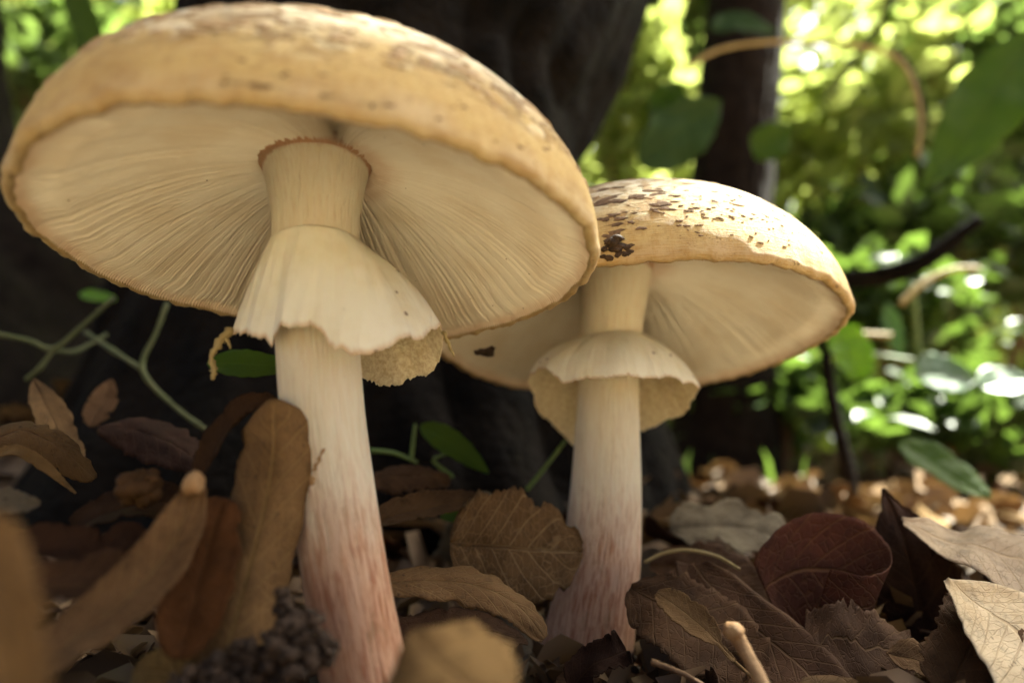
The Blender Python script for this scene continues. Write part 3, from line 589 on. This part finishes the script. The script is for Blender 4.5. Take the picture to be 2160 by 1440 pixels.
# left of the large stem
leaf('fallen_leaf', 'tall golden-brown leaf standing upright against the large mushroom stem', 'dry_gold', [(462, 1430, 13.2), (500, 1290, 13.5), (545, 1120, 13.8), (575, 960, 14.0), (578, 842, 14.2)], .72, (.25, -1, .15), group=DL, prof='blunt', cup=-.75, wave=.05, seed=1, twist=20, torn=.35)
leaf('fallen_leaf', 'dark curled leaf tucked behind the upright golden-brown leaf', 'dry_dark', [(420, 1010, 14.6), (470, 920, 14.8), (530, 862, 15), (585, 850, 15.1)], .45, (-.3, -.6, .7), group=DL, prof='oblong', cup=.4, seed=2)
leaf('fallen_leaf', 'long slanting tan leaf below the orange bud', 'dry_tan', [(20, 1450, 11.6), (140, 1360, 12), (270, 1260, 12.5), (360, 1150, 12.9), (418, 1020, 13.2)], .48, (.3, -1, .55), group=DL, prof='oblong', cup=.35, wave=.08, seed=3, twist=-30, torn=.4)
leaf('fallen_leaf', 'blurred orange-brown leaf rising at the corner beside the slanting tan leaf', 'dry_gold', [(-60, 1100, 7.2), (-10, 1180, 7.1), (25, 1320, 7.0), (40, 1560, 6.9)], .28, (.1, -1, .25), group=DL, prof='blunt', cup=.2, seed=4)
leaf('fallen_leaf', 'russet leaf wedged between the upright leaf and the slanting leaf', 'dry_red', [(380, 1390, 12.8), (410, 1270, 13), (440, 1150, 13.4), (470, 1050, 13.8)], .62, (.1, -1, .4), group=DL, prof='oblong', cup=.2, seed=5)
leaf('fallen_leaf', 'dark boat-shaped leaf with pale wavy edges left of the soil lump', 'dry_dark', [(10, 1150, 13), (120, 1165, 13.4), (220, 1175, 13.7), (310, 1120, 14.2)], .5, (0, -.55, .8), group=DL, prof='oblong', cup=.55, wave=.15, seed=6)
leaf('fallen_leaf', 'brown folded leaf lying under the dark boat-shaped leaf', 'dry_brown', [(20, 1230, 12.2), (140, 1235, 12.6), (260, 1215, 13), (330, 1180, 13.3)], .45, (0, -.8, .6), group=DL, prof='oblong', cup=.45, wave=.1, seed=7)
leaf('fallen_leaf', 'small pale grey leaf scrap near the knobbly gall', 'dry_grey', [(-25, 1050, 13.5), (30, 1058, 13.8), (85, 1062, 14.1)], .33, (.1, -.7, .7), group=DL, prof='ovate', cup=.1, seed=8)
leaf('fallen_leaf', 'greyish brown leaf leaning across the dark bank', 'dry_brown', [(70, 800, 24), (110, 880, 23), (150, 960, 22), (180, 1010, 21)], .5, (.5, -.8, .3), group=DL, prof='lance', cup=.2, seed=9)
leaf('fallen_leaf', 'wide dim brown leaf arching over the dark hollow', 'dry_brown', [(-40, 940, 17), (40, 905, 17.3), (120, 940, 17.6), (200, 1010, 18)], .55, (.2, -.6, .7), group=DL, prof='oblong', cup=-.3, seed=10)
leaf('fallen_leaf', 'thin strip of tan leaf lying on the wide dim brown leaf', 'dry_tan', [(-30, 970, 15.8), (30, 950, 16), (95, 985, 16.3), (160, 1040, 16.6)], .16, (.2, -.6, .7), group=DL, prof='lance', cup=.2, seed=11)
leaf('fallen_leaf', 'dark leaf curling up below the vine stems', 'dry_dark', [(210, 900, 23), (290, 905, 23), (370, 940, 22.5), (430, 985, 22)], .8, (.1, -.7, .6), group=DL, prof='oblong', cup=-.35, seed=12)
leaf('fallen_leaf', 'ochre grey leaf half hidden under the vine stems', 'dry_brown', [(190, 900, 26), (215, 850, 26.5), (235, 800, 27)], .5, (.3, -1, .3), group=DL, prof='ovate', cup=.2, seed=13)
leaf('fallen_leaf', 'dark brown leaf lying under the knobbly gall', 'dry_dark', [(150, 1110, 14.8), (240, 1075, 15), (330, 1060, 15.3), (420, 1080, 15.6)], .6, (0, -.6, .8), group=DL, prof='oblong', cup=.2, seed=14)
# between the stems
leaf('fallen_leaf', 'broad brown leaf with net of pale veins standing between the two stems', 'dry_vein', [(950, 1145, 22), (1030, 1150, 22.3), (1120, 1158, 22.6), (1230, 1165, 23.2)], 1.75, (-.12, -1, .18), group=DL, prof='oblong', cup=-.12, wave=.05, lobe=.06, nl=3, seed=15, rib_mat='dry_tan')
leaf('fallen_leaf', 'tan leaf arching between the stems below the veined leaf', 'dry_tan', [(775, 1235, 17.4), (880, 1222, 17.8), (1000, 1232, 18.2), (1090, 1275, 18.4), (1150, 1345, 18.4)], .5, (.05, -.75, .65), group=DL, prof='oblong', cup=-.25, wave=.1, seed=16)
leaf('fallen_leaf', 'golden leaf tip poking up in front between the two stems', 'dry_gold', [(872, 1335, 10.3), (920, 1385, 9.9), (985, 1440, 9.5), (1050, 1540, 9.2)], .95, (.15, -.8, .6), group=DL, prof='ovate', cup=-.35, wave=.1, seed=17)
leaf('fallen_leaf', 'dark brown leaf lying behind the large stem under the green seedling', 'dry_brown', [(770, 1010, 25), (840, 1005, 25.2), (900, 1000, 25.5), (950, 1010, 26)], .7, (0, -.7, .7), group=DL, prof='oblong', cup=-.2, seed=18)
leaf('fallen_leaf', 'brown leaf with curled edge above the tan arching leaf', 'dry_brown', [(770, 1110, 22), (850, 1080, 22.3), (930, 1065, 22.6), (1010, 1050, 23)], .55, (0, -.7, .7), group=DL, prof='oblong', cup=.3, seed=19)
leaf('fallen_leaf', 'dim leaf lying in the gap under the tan arching leaf', 'dry_dark', [(800, 1330, 17), (900, 1340, 17.2), (1010, 1330, 17.5), (1110, 1350, 18)], .7, (0, -.5, .85), group=DL, prof='oblong', cup=.15, seed=20)
# right side
leaf('fallen_leaf', 'greyish tan lobed leaf lying just right of the golden mushroom stem', 'dry_grey', [(1412, 1110, 28), (1500, 1105, 28), (1600, 1120, 28), (1690, 1160, 28)], 1.15, (-.05, -.75, .65), group=DL, prof='oblong', cup=.08, wave=.1, lobe=.2, nl=3, seed=21)
loft('fallen_leaf', 'large chestnut leaf curling over with a bright thin rim', 'dry_red', [(1588, 1185, 22.4), (1640, 1115, 22.8), (1725, 1080, 23.1), (1815, 1098, 23.0), (1872, 1145, 22.4), (1878, 1195, 21.6), (1830, 1213, 21.0), (1750, 1200, 20.9)], [(1640, 1300, 22.0), (1660, 1320, 22.2), (1700, 1330, 22.3), (1760, 1330, 22.2), (1810, 1330, 21.8), (1815, 1345, 21.4), (1780, 1350, 21.1), (1700, 1360, 21.0)], group=DL, wave=.02, seed=22, nv=90)
loft('fallen_leaf', 'dark torn leaf below the bright-rimmed chestnut leaf', 'dry_brown', [(1700, 1290, 20.4), (1760, 1270, 20.4), (1830, 1285, 20.6), (1920, 1330, 20.8)], [(1690, 1440, 19.5), (1770, 1430, 19.5), (1850, 1450, 19.5), (1930, 1440, 19.5)], group=DL, wave=.05, jag=.12, seed=23)
leaf('fallen_leaf', 'dark maroon leaf standing up behind the pale right-hand leaves', 'dry_dark', [(1960, 1420, 23.8), (1940, 1260, 24), (1900, 1120, 24.2), (1862, 1030, 24.4)], 1.35, (-.1, -1, .2), group=DL, prof='lance', cup=.15, wave=.06, seed=24)
loft('fallen_leaf', 'broad tan leaf with torn lower edge above the bright cream leaf', 'dry_pale', [(1903, 1098, 22.4), (1960, 1098, 23.2), (2020, 1118, 23.6), (2070, 1106, 24), (2130, 1122, 24), (2190, 1135, 24), (2270, 1150, 24)], [(1905, 1102, 22.3), (1950, 1145, 21.6), (1990, 1172, 21.2), (2050, 1200, 20.8), (2110, 1238, 20.5), (2180, 1255, 20.3), (2270, 1285, 20)], group=DL, wave=.05, jag=.07, seed=25)
loft('fallen_leaf', 'bright cream leaf with tiny black scribbles in full sun', 'dry_cream', [(1995, 1222, 18.6), (2004, 1265, 18.1), (2035, 1320, 17.6), (2068, 1380, 17.2), (2098, 1440, 16.8), (2130, 1540, 16.2)], [(1998, 1220, 18.7), (2070, 1222, 19.4), (2160, 1248, 19.6), (2260, 1290, 19.4), (2330, 1400, 18.6), (2370, 1520, 17.8)], group=DL, wave=.05, jag=.03, seed=26, bulge=.05)
loft('fallen_leaf', 'long rolled brown leaf running down beside the pale knobbed stalk', 'dry_brown', [(1500, 1180, 22.3), (1545, 1200, 21.8), (1600, 1245, 21.2), (1670, 1295, 20.4), (1735, 1345, 19.8), (1795, 1415, 19.2), (1850, 1500, 18.6)], [(1425, 1185, 22.8), (1440, 1250, 21.8), (1500, 1320, 20.8), (1570, 1390, 20), (1640, 1450, 19.2), (1700, 1510, 18.6), (1760, 1580, 18)], group=DL, wave=.03, jag=.02, seed=27, bulge=-.08, edge_roll=.12)
leaf('fallen_leaf', 'small spoon-shaped tan leaf on the brown litter', 'dry_tan', [(1550, 1395, 18.2), (1490, 1330, 18.8), (1430, 1280, 19.4), (1385, 1250, 19.9)], .42, (-.1, -.8, .6), group=DL, prof='spoon', cup=.25, seed=28, petiole=[(1555, 1400, 18.2), (1600, 1440, 17.8)])
leaf('fallen_leaf', 'flat brown leaf under the small spoon-shaped leaf', 'dry_brown', [(1330, 1240, 21.5), (1420, 1290, 20.8), (1520, 1360, 20.2), (1600, 1440, 19.6)], 1.35, (-.05, -.7, .7), group=DL, prof='oblong', cup=.1, seed=29)
leaf('fallen_leaf', 'brown leaf spread behind the long rolled leaf', 'dry_brown', [(1370, 1190, 25.5), (1460, 1200, 25), (1560, 1230, 24.6), (1660, 1290, 24)], 1.1, (0, -.7, .7), group=DL, prof='oblong', cup=.15, seed=30)
leaf('fallen_leaf', 'curled dark leaf scrap at the foot of the golden mushroom', 'dry_dark', [(1205, 1450, 19.8), (1245, 1405, 19.8), (1290, 1385, 19.9), (1322, 1370, 20)], .42, (0, -.8, .6), group=DL, prof='blunt', cup=.7, wave=.2, seed=31)
leaf('fallen_leaf', 'lacy worn leaf scrap lying below the chestnut leaf', 'dry_tan', [(1870, 1375, 19.5), (1930, 1390, 19.2), (1990, 1420, 18.9), (2040, 1460, 18.5)], .5, (-.1, -.6, .8), group=DL, prof='ovate', cup=.2, wave=.15, seed=32)
leaf('fallen_leaf', 'shaded brown leaf folded under the bright cream leaf', 'dry_brown', [(1990, 1480, 17.8), (2030, 1400, 18.2), (2060, 1330, 18.7), (2075, 1280, 19.2)], .85, (-.3, -.9, .3), group=DL, prof='blunt', cup=.15, seed=33)
# stalks, buds, soil
o = empty('leaf_stalk', at(1620, 1470, 15.5)); tag(o, 'pale knob-ended leaf stalk sticking up from the litter', 'stalk')
v, f, uv = tube([at(1640, 1520, 15), at(1608, 1440, 15.6), at(1572, 1372, 16), at(1552, 1338, 16.1)], [.17, .15, .15, .17], 10, 20, rough=.03); mk('shaft', v, f, M['pale_twig'], o, uv=uv)
v, f = lump(at(1550, 1334, 16.1), .225, 4); mk('knob', v, f, M['pale_twig'], o)
v, f, uv = tube([at(1360, 1185, 24), at(1400, 1166, 24), at(1450, 1160, 23.8), at(1510, 1172, 23.4), at(1560, 1200, 22.8)], [.06, .06, .06, .05], 7, 26); tag(mk('grass_straw', v, f, M['straw'], uv=uv), 'thin straw arching right from the golden mushroom stem', 'straw')
v, f = merge([clump(at(*p), r, k, .03, .13, 21 + i, .9) for i, (p, r, k) in enumerate((((560, 1400, 12.8), (.95, .4, .45), 220), ((620, 1330, 13.0), (.5, .35, .38), 130), ((665, 1370, 13.0), (.35, .3, .3), 80), ((600, 1265, 13.3), (.14, .12, .22), 26), ((440, 1440, 12.6), (.7, .4, .3), 120))) ]); tag(mk('soil_clump', v, f, M['soil'], smooth=False), 'dark crumbly soil lump at the foot of the large stem', 'soil')
v, f = clump(at(300, 1030, 14.2), (.38, .3, .3), 30, .12, .22, 31, .9); tag(mk('oak_gall', v, f, M['dry_brown']), 'knobbly brown gall beside the orange bud', 'gall')
v, f = lump(at(407, 1018, 13.0), .19, 8, 1.25); tag(mk('bud', v, f, M['pale_twig']), 'small orange bud at the tip of the slanting tan leaf', 'bud')
v, f, uv = tube([at(1375, 1395, 17.5), at(1440, 1420, 17.2), at(1500, 1455, 17)], [.07, .06, .05], 7, 14, rough=.05); tag(mk('twig', v, f, M['twig'], uv=uv), 'thin brown twig in front of the golden mushroom foot', 'twig')
# shred of stem skin clinging to the large stem
v, f, uv = tube([at(648, 1075, 14.72), at(660, 1020, 14.62), at(668, 985, 14.6), at(684, 945, 14.5)], [.05, .09, .1, .02], 7, 18, rough=.35, seed=6); mk('skin_shred', v, f, M['pale_twig'], m1, uv=uv)

# ------------------------------------------------------------------ green plants near by
def stalk(name, label, pts, r, mat='stalk', cat='stem', group=None, n=7):
    v, f, uv = tube([at(*p) for p in pts], r, n, 30); return tag(mk(name, v, f, M[mat], uv=uv), label, cat, group)
GL = 'green leaves of the undergrowth'
vn = tag(empty('vine', at(110, 900, 32)), 'thin green vine zigzagging below the large cap edge', 'vine')
for pts in ([(-30, 700, 32), (60, 718, 32), (112, 735, 32), (170, 690, 32), (240, 628, 32)], [(55, 800, 32), (85, 775, 32), (112, 738, 32)], [(112, 738, 33), (160, 740, 34), (225, 705, 35)], [(352, 640, 30), (330, 700, 30), (300, 778, 30), (360, 850, 30), (432, 905, 30)], [(300, 778, 30), (240, 740, 32), (180, 700, 34)]):
    v, f, uv = tube([at(*p) for p in pts], [.12, .09, .13, .09, .11], 8, 30, rough=.06); mk('tendril', v, f, M['vine'], vn, uv=uv)
for pts, h in (([(170, 618, 40), (210, 628, 40), (245, 632, 40)], .5), ([(240, 680, 44), (280, 690, 44), (330, 690, 44)], .7), ([(250, 640, 46), (300, 650, 46), (350, 640, 46)], .5)):
    G, uvg, P, N = leaf_grid([at(*p) for p in pts], h, (.1, -.7, .6), seed=5, torn=.1); v, f, uv = sheet(G, .03, uvg); mk('leaflet', v, f, M['lime'], vn, uv=uv)
leaf('green_leaf', 'plain green leaf peeping out behind the large mushroom stem', 'green', [(438, 765, 21), (500, 766, 21), (560, 770, 21), (640, 772, 21)], .42, (0, -1, .2), group=GL, prof='ovate', cup=.1, wave=.02, seed=41, rib=False)
sd = tag(empty('seedling', at(920, 1000, 28)), 'tiny green seedling with one oval leaf between the stems', 'seedling')
for pts, r in (([(955, 1005, 28), (915, 972, 28), (938, 958, 27.6)], .09), ([(780, 950, 28), (830, 955, 28), (880, 975, 28)], .1), ([(868, 968, 28), (872, 930, 28), (876, 895, 28)], .09)):
    v, f, uv = tube([at(*p) for p in pts], [r, r * .7], 7, 14); mk('stalk', v, f, M['stalk'], sd, uv=uv)
G, uvg, P, N = leaf_grid([at(*p) for p in [(888, 898, 27.4), (930, 920, 27.4), (980, 955, 27.4), (1030, 998, 27.4)]], .5, (.25, -1, .25), prof='ovate', cup=.1, wave=.02, seed=42, torn=.1); v, f, uv = sheet(G, .03, uvg); mk('leaf_blade', v, f, M['green'], sd, uv=uv)
G, uvg, P, N = leaf_grid([at(*p) for p in [(930, 1090, 25), (975, 1075, 25), (1010, 1050, 25)]], .3, (.1, -1, .3), seed=43, torn=.1); v, f, uv = sheet(G, .03, uvg); mk('leaf_blade', v, f, M['green'], sd, uv=uv)
stalk('plant_stem', 'thin straight green stem leaning beside the flared ring', [(1112, 1032, 27), (1150, 985, 27.3), (1192, 930, 27.6)], [.1, .08], group=None)
# blurred leaves further back
leaf('green_leaf', 'broad dark green leaf hanging in front of the slender trunk', 'deep', [(1350, 350, 78), (1410, 300, 78), (1470, 250, 78), (1520, 215, 78)], 3.6, (.2, -1, -.1), group=GL, prof='ovate', cup=.1, seed=44)
leaf('green_leaf', 'bright leaf just above the broad dark green leaf', 'green', [(1385, 250, 82), (1410, 210, 82), (1430, 170, 82)], 2.4, (-.2, -1, .1), group=GL, prof='ovate', seed=45)
leaf('green_leaf', 'very long blurred green leaf slanting above the dark fallen branch', 'green', [(2190, 60, 46), (2110, 180, 46), (2030, 300, 46), (1935, 410, 46)], 2.6, (-.35, -1, .15), group=GL, prof='lance', cup=.15, seed=46)
leaf('green_leaf', 'glowing lime leaf at the edge of the golden cap', 'lime', [(1760, 690, 58), (1790, 735, 58), (1815, 800, 58)], 1.9, (.1, -1, .1), group=GL, prof='oblong', seed=47)
leaf('green_leaf', 'shiny leaf with white glare lying on the low plants', 'gloss', [(1930, 790, 62), (1990, 790, 63), (2060, 800, 64)], 2.0, (-.1, -.95, .3), group=GL, prof='ovate', seed=48)
leaf('green_leaf', 'second shiny leaf with white glare beside a pale stem', 'gloss', [(2070, 815, 64), (2120, 805, 65), (2180, 800, 66)], 1.8, (.1, -.8, .6), group=GL, prof='ovate', seed=49)
leaf('green_leaf', 'plain green leaf drooping over the sunlit litter', 'green', [(1900, 930, 42), (1960, 970, 41), (2020, 1010, 40), (2090, 1050, 39)], 1.5, (.1, -.8, .6), group=GL, prof='ovate', cup=.15, seed=50)
leaf('green_leaf', 'small blurred leaf crossing the edge of the slender trunk', 'green', [(1590, 330, 88), (1625, 300, 88), (1665, 260, 88)], 2.6, (.3, -1, .2), group=GL, prof='ovate', seed=61)
leaf('green_leaf', 'dim leaf hanging high on the slender trunk', 'deep', [(1500, 60, 90), (1560, 50, 90), (1640, 70, 90)], 2.2, (0, -1, .3), group=GL, prof='ovate', seed=62)
leaf('wild_grass', 'wide green grass leaf above the large cap shoulder', 'green', [(130, -60, 60), (165, 10, 60), (190, 80, 60), (215, 170, 60)], 1.3, (.1, -1, .1), cat='grass', prof='oblong', seed=51)
stalk('dry_stem', 'thin dry stem arching across the slender trunk', [(1440, 150, 72), (1500, 112, 72), (1570, 94, 72), (1670, 88, 72), (1800, 95, 72), (1900, 130, 72), (1940, 230, 72), (1935, 330, 72)], [.28, .25, .22], 'straw')
b = stalk('fallen_branch', 'dark crooked fallen branch beside the golden cap', [(1700, 600, 66), (1790, 590, 65), (1860, 582, 64), (1930, 560, 62), (2000, 515, 61), (2065, 462, 60)], [1.0, .95, .9, .8, .5], 'bark', 'branch', n=10)
stalk('sapling_stem', 'dark sapling stem rising from sunlit litter below the golden cap', [(1738, 700, 62), (1748, 800, 62), (1765, 890, 62), (1785, 970, 62), (1800, 1050, 62)], [.45, .5, .55, .6], 'bark2', 'sapling', n=9)
stalk('dead_twig', 'dark blurred twig slanting down through the yellow-green shrub', [(1900, -60, 120), (1868, 30, 120), (1810, 120, 121), (1740, 210, 122)], [.8, .7, .5], 'bark', 'twig')
stalk('dead_twig', 'thin dark twig hanging beside the long blurred leaf', [(1890, 100, 110), (1935, 180, 110), (1950, 260, 111), (1930, 330, 112)], [.5, .45, .3], 'bark', 'twig')
stalk('plant_stem', 'pale upright stem among the low plants', [(1925, 600, 70), (1932, 680, 70), (1940, 765, 70)], [.35, .3], 'stalk')
stalk('plant_stem', 'arching yellow-green stem beside the dark fallen branch', [(1900, 640, 66), (1950, 595, 66), (2010, 568, 66), (2065, 566, 66)], [.3, .25], 'straw')
stalk('plant_stem', 'pale horizontal stem near the glowing lime leaf', [(1800, 705, 70), (1850, 706, 70), (1880, 708, 70)], [.3, .28], 'straw')
stalk('plant_stem', 'greenish horizontal stem below the pale upright stem', [(1810, 745, 70), (1880, 755, 70), (1960, 768, 70)], [.35, .3], 'stalk')
leaf('green_leaf', 'narrow upright grey-green leaf beside the pale upright stem', 'gloss', [(1870, 640, 72), (1885, 700, 72), (1905, 770, 72)], .9, (-.4, -1, .2), group=GL, prof='lance', seed=52)

# ------------------------------------------------------------------ shrubs and woodland behind
def shrub(label, c, rad_, n, size, mat, seed, group='shrubs behind the mushrooms'):
    c = np.asarray(c, float); zg = float(ground_z(c[0], c[1])); root = tag(empty('shrub', (c[0], c[1], zg)), label, 'shrub', group); g = np.random.default_rng(seed)
    nb = 26; ctr = c + nrm(g.normal(size=(nb, 3))) * (g.uniform(.2, 1, nb) ** .5)[:, None] * np.asarray(rad_)
    k = g.integers(0, nb, n); pos = ctr[k] + g.normal(size=(n, 3)) * np.asarray(rad_) * .2
    pos = pos[pos[:, 2] > ground_z(pos[:, 0], pos[:, 1]) + .5]
    v, f, A = leaf_cards(pos, size, seed, 1.7, .2, .6); mk('foliage', v, f, M[mat], root, attr=A)
    ps = []
    for i in range(7):
        e = ctr[i * 3]; v, f, uv = tube([(c[0] + g.normal() * 1.5, c[1] + g.normal() * 1.5, zg - 1), (np.array([c[0], c[1], zg]) + e) * .5 + g.normal(size=3) * 2, e], [.7, .5, .2], 6, 14, caps=False); ps.append((v, f))
    v, f = merge(ps); mk('branches', v, f, M['twig'], root)
shrub('sunny yellow-green shrub between the slender trunk and the long blurred leaf', at(1800, 270, 190), (40, 30, 44), 1000, (4, 7), 'fol_y', 1)
shrub('tall green shrub rising behind the long blurred leaf', at(2120, 300, 200), (34, 30, 46), 1500, (4, 7), 'fol', 2)
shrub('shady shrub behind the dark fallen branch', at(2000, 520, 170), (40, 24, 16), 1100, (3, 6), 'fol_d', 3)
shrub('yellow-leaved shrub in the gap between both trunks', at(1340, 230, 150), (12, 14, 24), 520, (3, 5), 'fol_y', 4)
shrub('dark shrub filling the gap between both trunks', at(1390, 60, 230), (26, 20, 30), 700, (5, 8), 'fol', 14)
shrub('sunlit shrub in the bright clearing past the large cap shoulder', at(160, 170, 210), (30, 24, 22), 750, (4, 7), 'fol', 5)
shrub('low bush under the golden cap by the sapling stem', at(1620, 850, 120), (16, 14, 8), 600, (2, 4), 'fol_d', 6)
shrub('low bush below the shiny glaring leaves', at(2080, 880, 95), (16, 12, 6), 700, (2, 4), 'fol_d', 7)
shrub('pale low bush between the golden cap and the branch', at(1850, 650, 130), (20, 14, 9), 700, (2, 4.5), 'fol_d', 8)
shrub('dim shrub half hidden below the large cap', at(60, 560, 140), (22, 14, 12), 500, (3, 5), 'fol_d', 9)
# far woodland: one mass of leaves
g = np.random.default_rng(3); n = 26000
X = g.uniform(-900, 1000, n); Yp = g.uniform(420, 900, n); Z = g.uniform(-5, 1, n) * 0 + g.uniform(0, 1, n) ** 1.1 * 900
k = vnoise(np.stack([X, Yp, Z], -1) / 70, 4) + .25 * vnoise(np.stack([X, Yp, Z], -1) / 22, 8); keep = k > -.42 + .0002 * Z
P_ = np.stack([X, Yp, Z], -1)[keep]
v, f, A = leaf_cards(P_, (12, 24), 9, 1.5, .2, .5); tag(mk('woodland', v, f, M['fol_y'], attr=A), 'hazy sunlit woodland foliage far behind the mushrooms', 'woodland', kind='stuff')
g = np.random.default_rng(4); n = 9000
P_ = np.stack([g.uniform(-1100, 1200, n), g.uniform(900, 1300, n), g.uniform(0, 1, n) * 520], -1)
v, f, A = leaf_cards(P_, (26, 44), 10, 1.5, .2, .5); tag(mk('woodland', v, f, M['fol'], attr=A), 'deep green wall of trees beyond the sunlit woodland', 'woodland', kind='stuff')
# grass and herbs
g = np.random.default_rng(12); n = 160; x = g.uniform(5, 130, n); y = g.uniform(90, 190, n); z = ground_z(x, y)
ps, lc = [], []
ln = g.uniform(3, 8, n); d = g.normal(size=(n, 2)) * .35; wd = g.uniform(.25, .6, n); t_ = g.uniform(0, 2 * pi, n)
B0 = np.stack([x, y, z], -1); M1 = B0 + np.stack([d[:, 0] * ln * .3, d[:, 1] * ln * .3, ln * .6], -1); T1 = B0 + np.stack([d[:, 0] * ln, d[:, 1] * ln, ln * .95], -1); s = np.stack([np.cos(t_), np.sin(t_), 0 * t_], -1) * wd[:, None]
v = np.stack([B0 - s, B0 + s, M1 - s * .8, M1 + s * .8, T1], 1).reshape(-1, 3); o5 = (np.arange(n) * 5)[:, None, None]
f = (o5 + np.array([[0, 1, 3], [0, 3, 2], [2, 3, 4]])[None]).reshape(-1, 3); lcv = np.repeat(g.uniform(0, 1, n), 5)
tag(mk('grass', v, f, M['fol_d'], attr={'lc': np.stack([lcv] * 3, -1)}), 'blurred grass growing behind the golden mushroom', 'grass', kind='stuff')

# ------------------------------------------------------------------ leaf litter
LIT = 'scattered litter leaves'
protos = []
for i in range(8):
    g = np.random.default_rng(300 + i); L = g.uniform(3.2, 5); b = g.uniform(-.9, .9)
    sp = np.array([[-L / 2, 0, abs(b) * .5], [-L / 6, .2, 0], [L / 6, -.1, 0.05], [L / 2, .1, b * .6 + .4]])
    G, uvg, _, _ = leaf_grid(sp, g.uniform(.75, 1.25), (0, 0, 1), prof=['ovate', 'oblong', 'ovate', 'spoon', 'lance', 'blunt', 'ovate', 'oblong'][i], cup=g.uniform(-.4, .5), wave=.12, lobe=[0, .18, 0, 0, 0, 0, .12, .2][i], nl=3, seed=i, nu=11, nv=24)
    protos.append(sheet(G, .03, uvg))
mats = ['dry_brown', 'dry_tan', 'dry_dark', 'dry_red', 'dry_brown', 'dry_grey', 'dry_dark', 'dry_tan']
names = {'dry_brown': 'brown', 'dry_tan': 'tan', 'dry_dark': 'dark', 'dry_red': 'russet', 'dry_grey': 'grey'}
pm = []
for (v, f, uv), m in zip(protos, mats):
    o = mk('litter_leaf', v, f, M[m], uv=uv, origin=(0, 0, 0)); pm.append((o, m))
g = np.random.default_rng(91); cnt = 0; first = set()
stems = [(P1[0][0], P1[0][1]), (P2[0][0], P2[0][1])]
while cnt < 260:
    y = 11.5 + 62 * g.uniform() ** 1.7; x = g.uniform(-.85, .85) * y
    if any(math.hypot(x - a, y - b) < 2.6 for a, b in stems): continue
    if y < 15 and -6 < x < 6 and g.uniform() < .6: continue
    if y < 27 and 1052 - 1500 * (float(ground_z(x, y)) + .9) / y < 1375: continue
    i = cnt if cnt < 8 else int(g.integers(0, 8)); src, m = pm[i]
    if cnt >= 8:
        o = src.copy(); COL.objects.link(o)
    else: o = src
    z = float(ground_z(x, y)) + .35 + g.uniform(0, 1.3 if y > 27 else .5)
    o.location = W((x, y, z)); o.rotation_euler = (g.normal() * .45 + (.25 if y < 30 else 0), g.normal() * .45, g.uniform(0, 6.28)); s = g.uniform(.75, 1.25); o.scale = (s, s, s)
    side = 'beyond the mushrooms' if y > 30 else 'around the mushroom feet'
    tag(o, f'{names[m]} dry leaf among the litter {side}', 'leaf', f'{names[m]} litter leaves {side}'); cnt += 1
g = np.random.default_rng(14); n = 16000; d = 2 + 350 * g.uniform(size=n) ** 1.9; th = g.uniform(0, 2 * pi, n); x = d * np.cos(th); y = 4 + d * np.sin(th); keep = (np.abs(x) > .85 * y) | (y > 33) | (y < 9)
x, y = x[keep], y[keep]
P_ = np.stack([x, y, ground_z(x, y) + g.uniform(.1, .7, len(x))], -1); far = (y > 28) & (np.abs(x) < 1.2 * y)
v, f, A = leaf_cards(P_[~far], (1.6, 4.2), 21, 1.6, .35, 2.5); tag(mk('leaf_litter', v, f, M['litter'], attr=A), 'pale dry leaf fragments added out of view to bounce sunlight upward', 'leaf litter', kind='stuff')
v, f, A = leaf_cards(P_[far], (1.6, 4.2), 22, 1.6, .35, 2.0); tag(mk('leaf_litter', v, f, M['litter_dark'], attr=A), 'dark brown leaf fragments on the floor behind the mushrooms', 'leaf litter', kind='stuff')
g = np.random.default_rng(15); n = 1400; y = 12 + 22 * g.uniform(size=n); x = g.uniform(-.8, .8, n) * y; r = g.uniform(.03, .16, n) ** 1.0
v = (ICO_V[None] * (1 + .25 * g.normal(size=(n, 12, 1))) * r[:, None, None] + np.stack([x, y, ground_z(x, y) + g.uniform(0, .5, n)], -1)[:, None]).reshape(-1, 3); f = (np.arange(n)[:, None, None] * 12 + ICO_F[None]).reshape(-1, 3)
tag(mk('soil_crumbs', v, f, M['soil'], smooth=False), 'loose dark soil crumbs strewn between the fallen leaves', 'soil', kind='stuff')

g = np.random.default_rng(16); n = 1700; y = 12.5 + 20 * g.uniform(size=n); x = g.uniform(-.8, .8, n) * y
keep = (np.hypot(x - stems[0][0], y - stems[0][1]) > 1.4) & (np.hypot(x - stems[1][0], y - stems[1][1]) > 2)
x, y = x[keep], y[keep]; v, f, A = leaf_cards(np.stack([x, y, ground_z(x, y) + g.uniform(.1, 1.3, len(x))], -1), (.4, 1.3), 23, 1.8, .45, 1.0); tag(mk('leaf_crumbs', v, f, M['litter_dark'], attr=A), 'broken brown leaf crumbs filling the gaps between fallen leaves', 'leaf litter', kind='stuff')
for i in range(12):
    y = g.uniform(17, 30); x = g.uniform(-.7, .7) * y; z = float(ground_z(x, y)) + 1.0; d = g.normal(size=3) * [1.6, 1, .35]; p = np.array([x, y, z])
    v, f, uv = tube([p - d, p + g.normal(size=3) * .15, p + d], [.07, .06, .03], 6, 14, rough=.08, seed=i); tag(mk('twig', v, f, M['twig'], uv=uv), 'short thin brown twig lying among the dry leaves', 'twig', 'thin twigs in the litter')
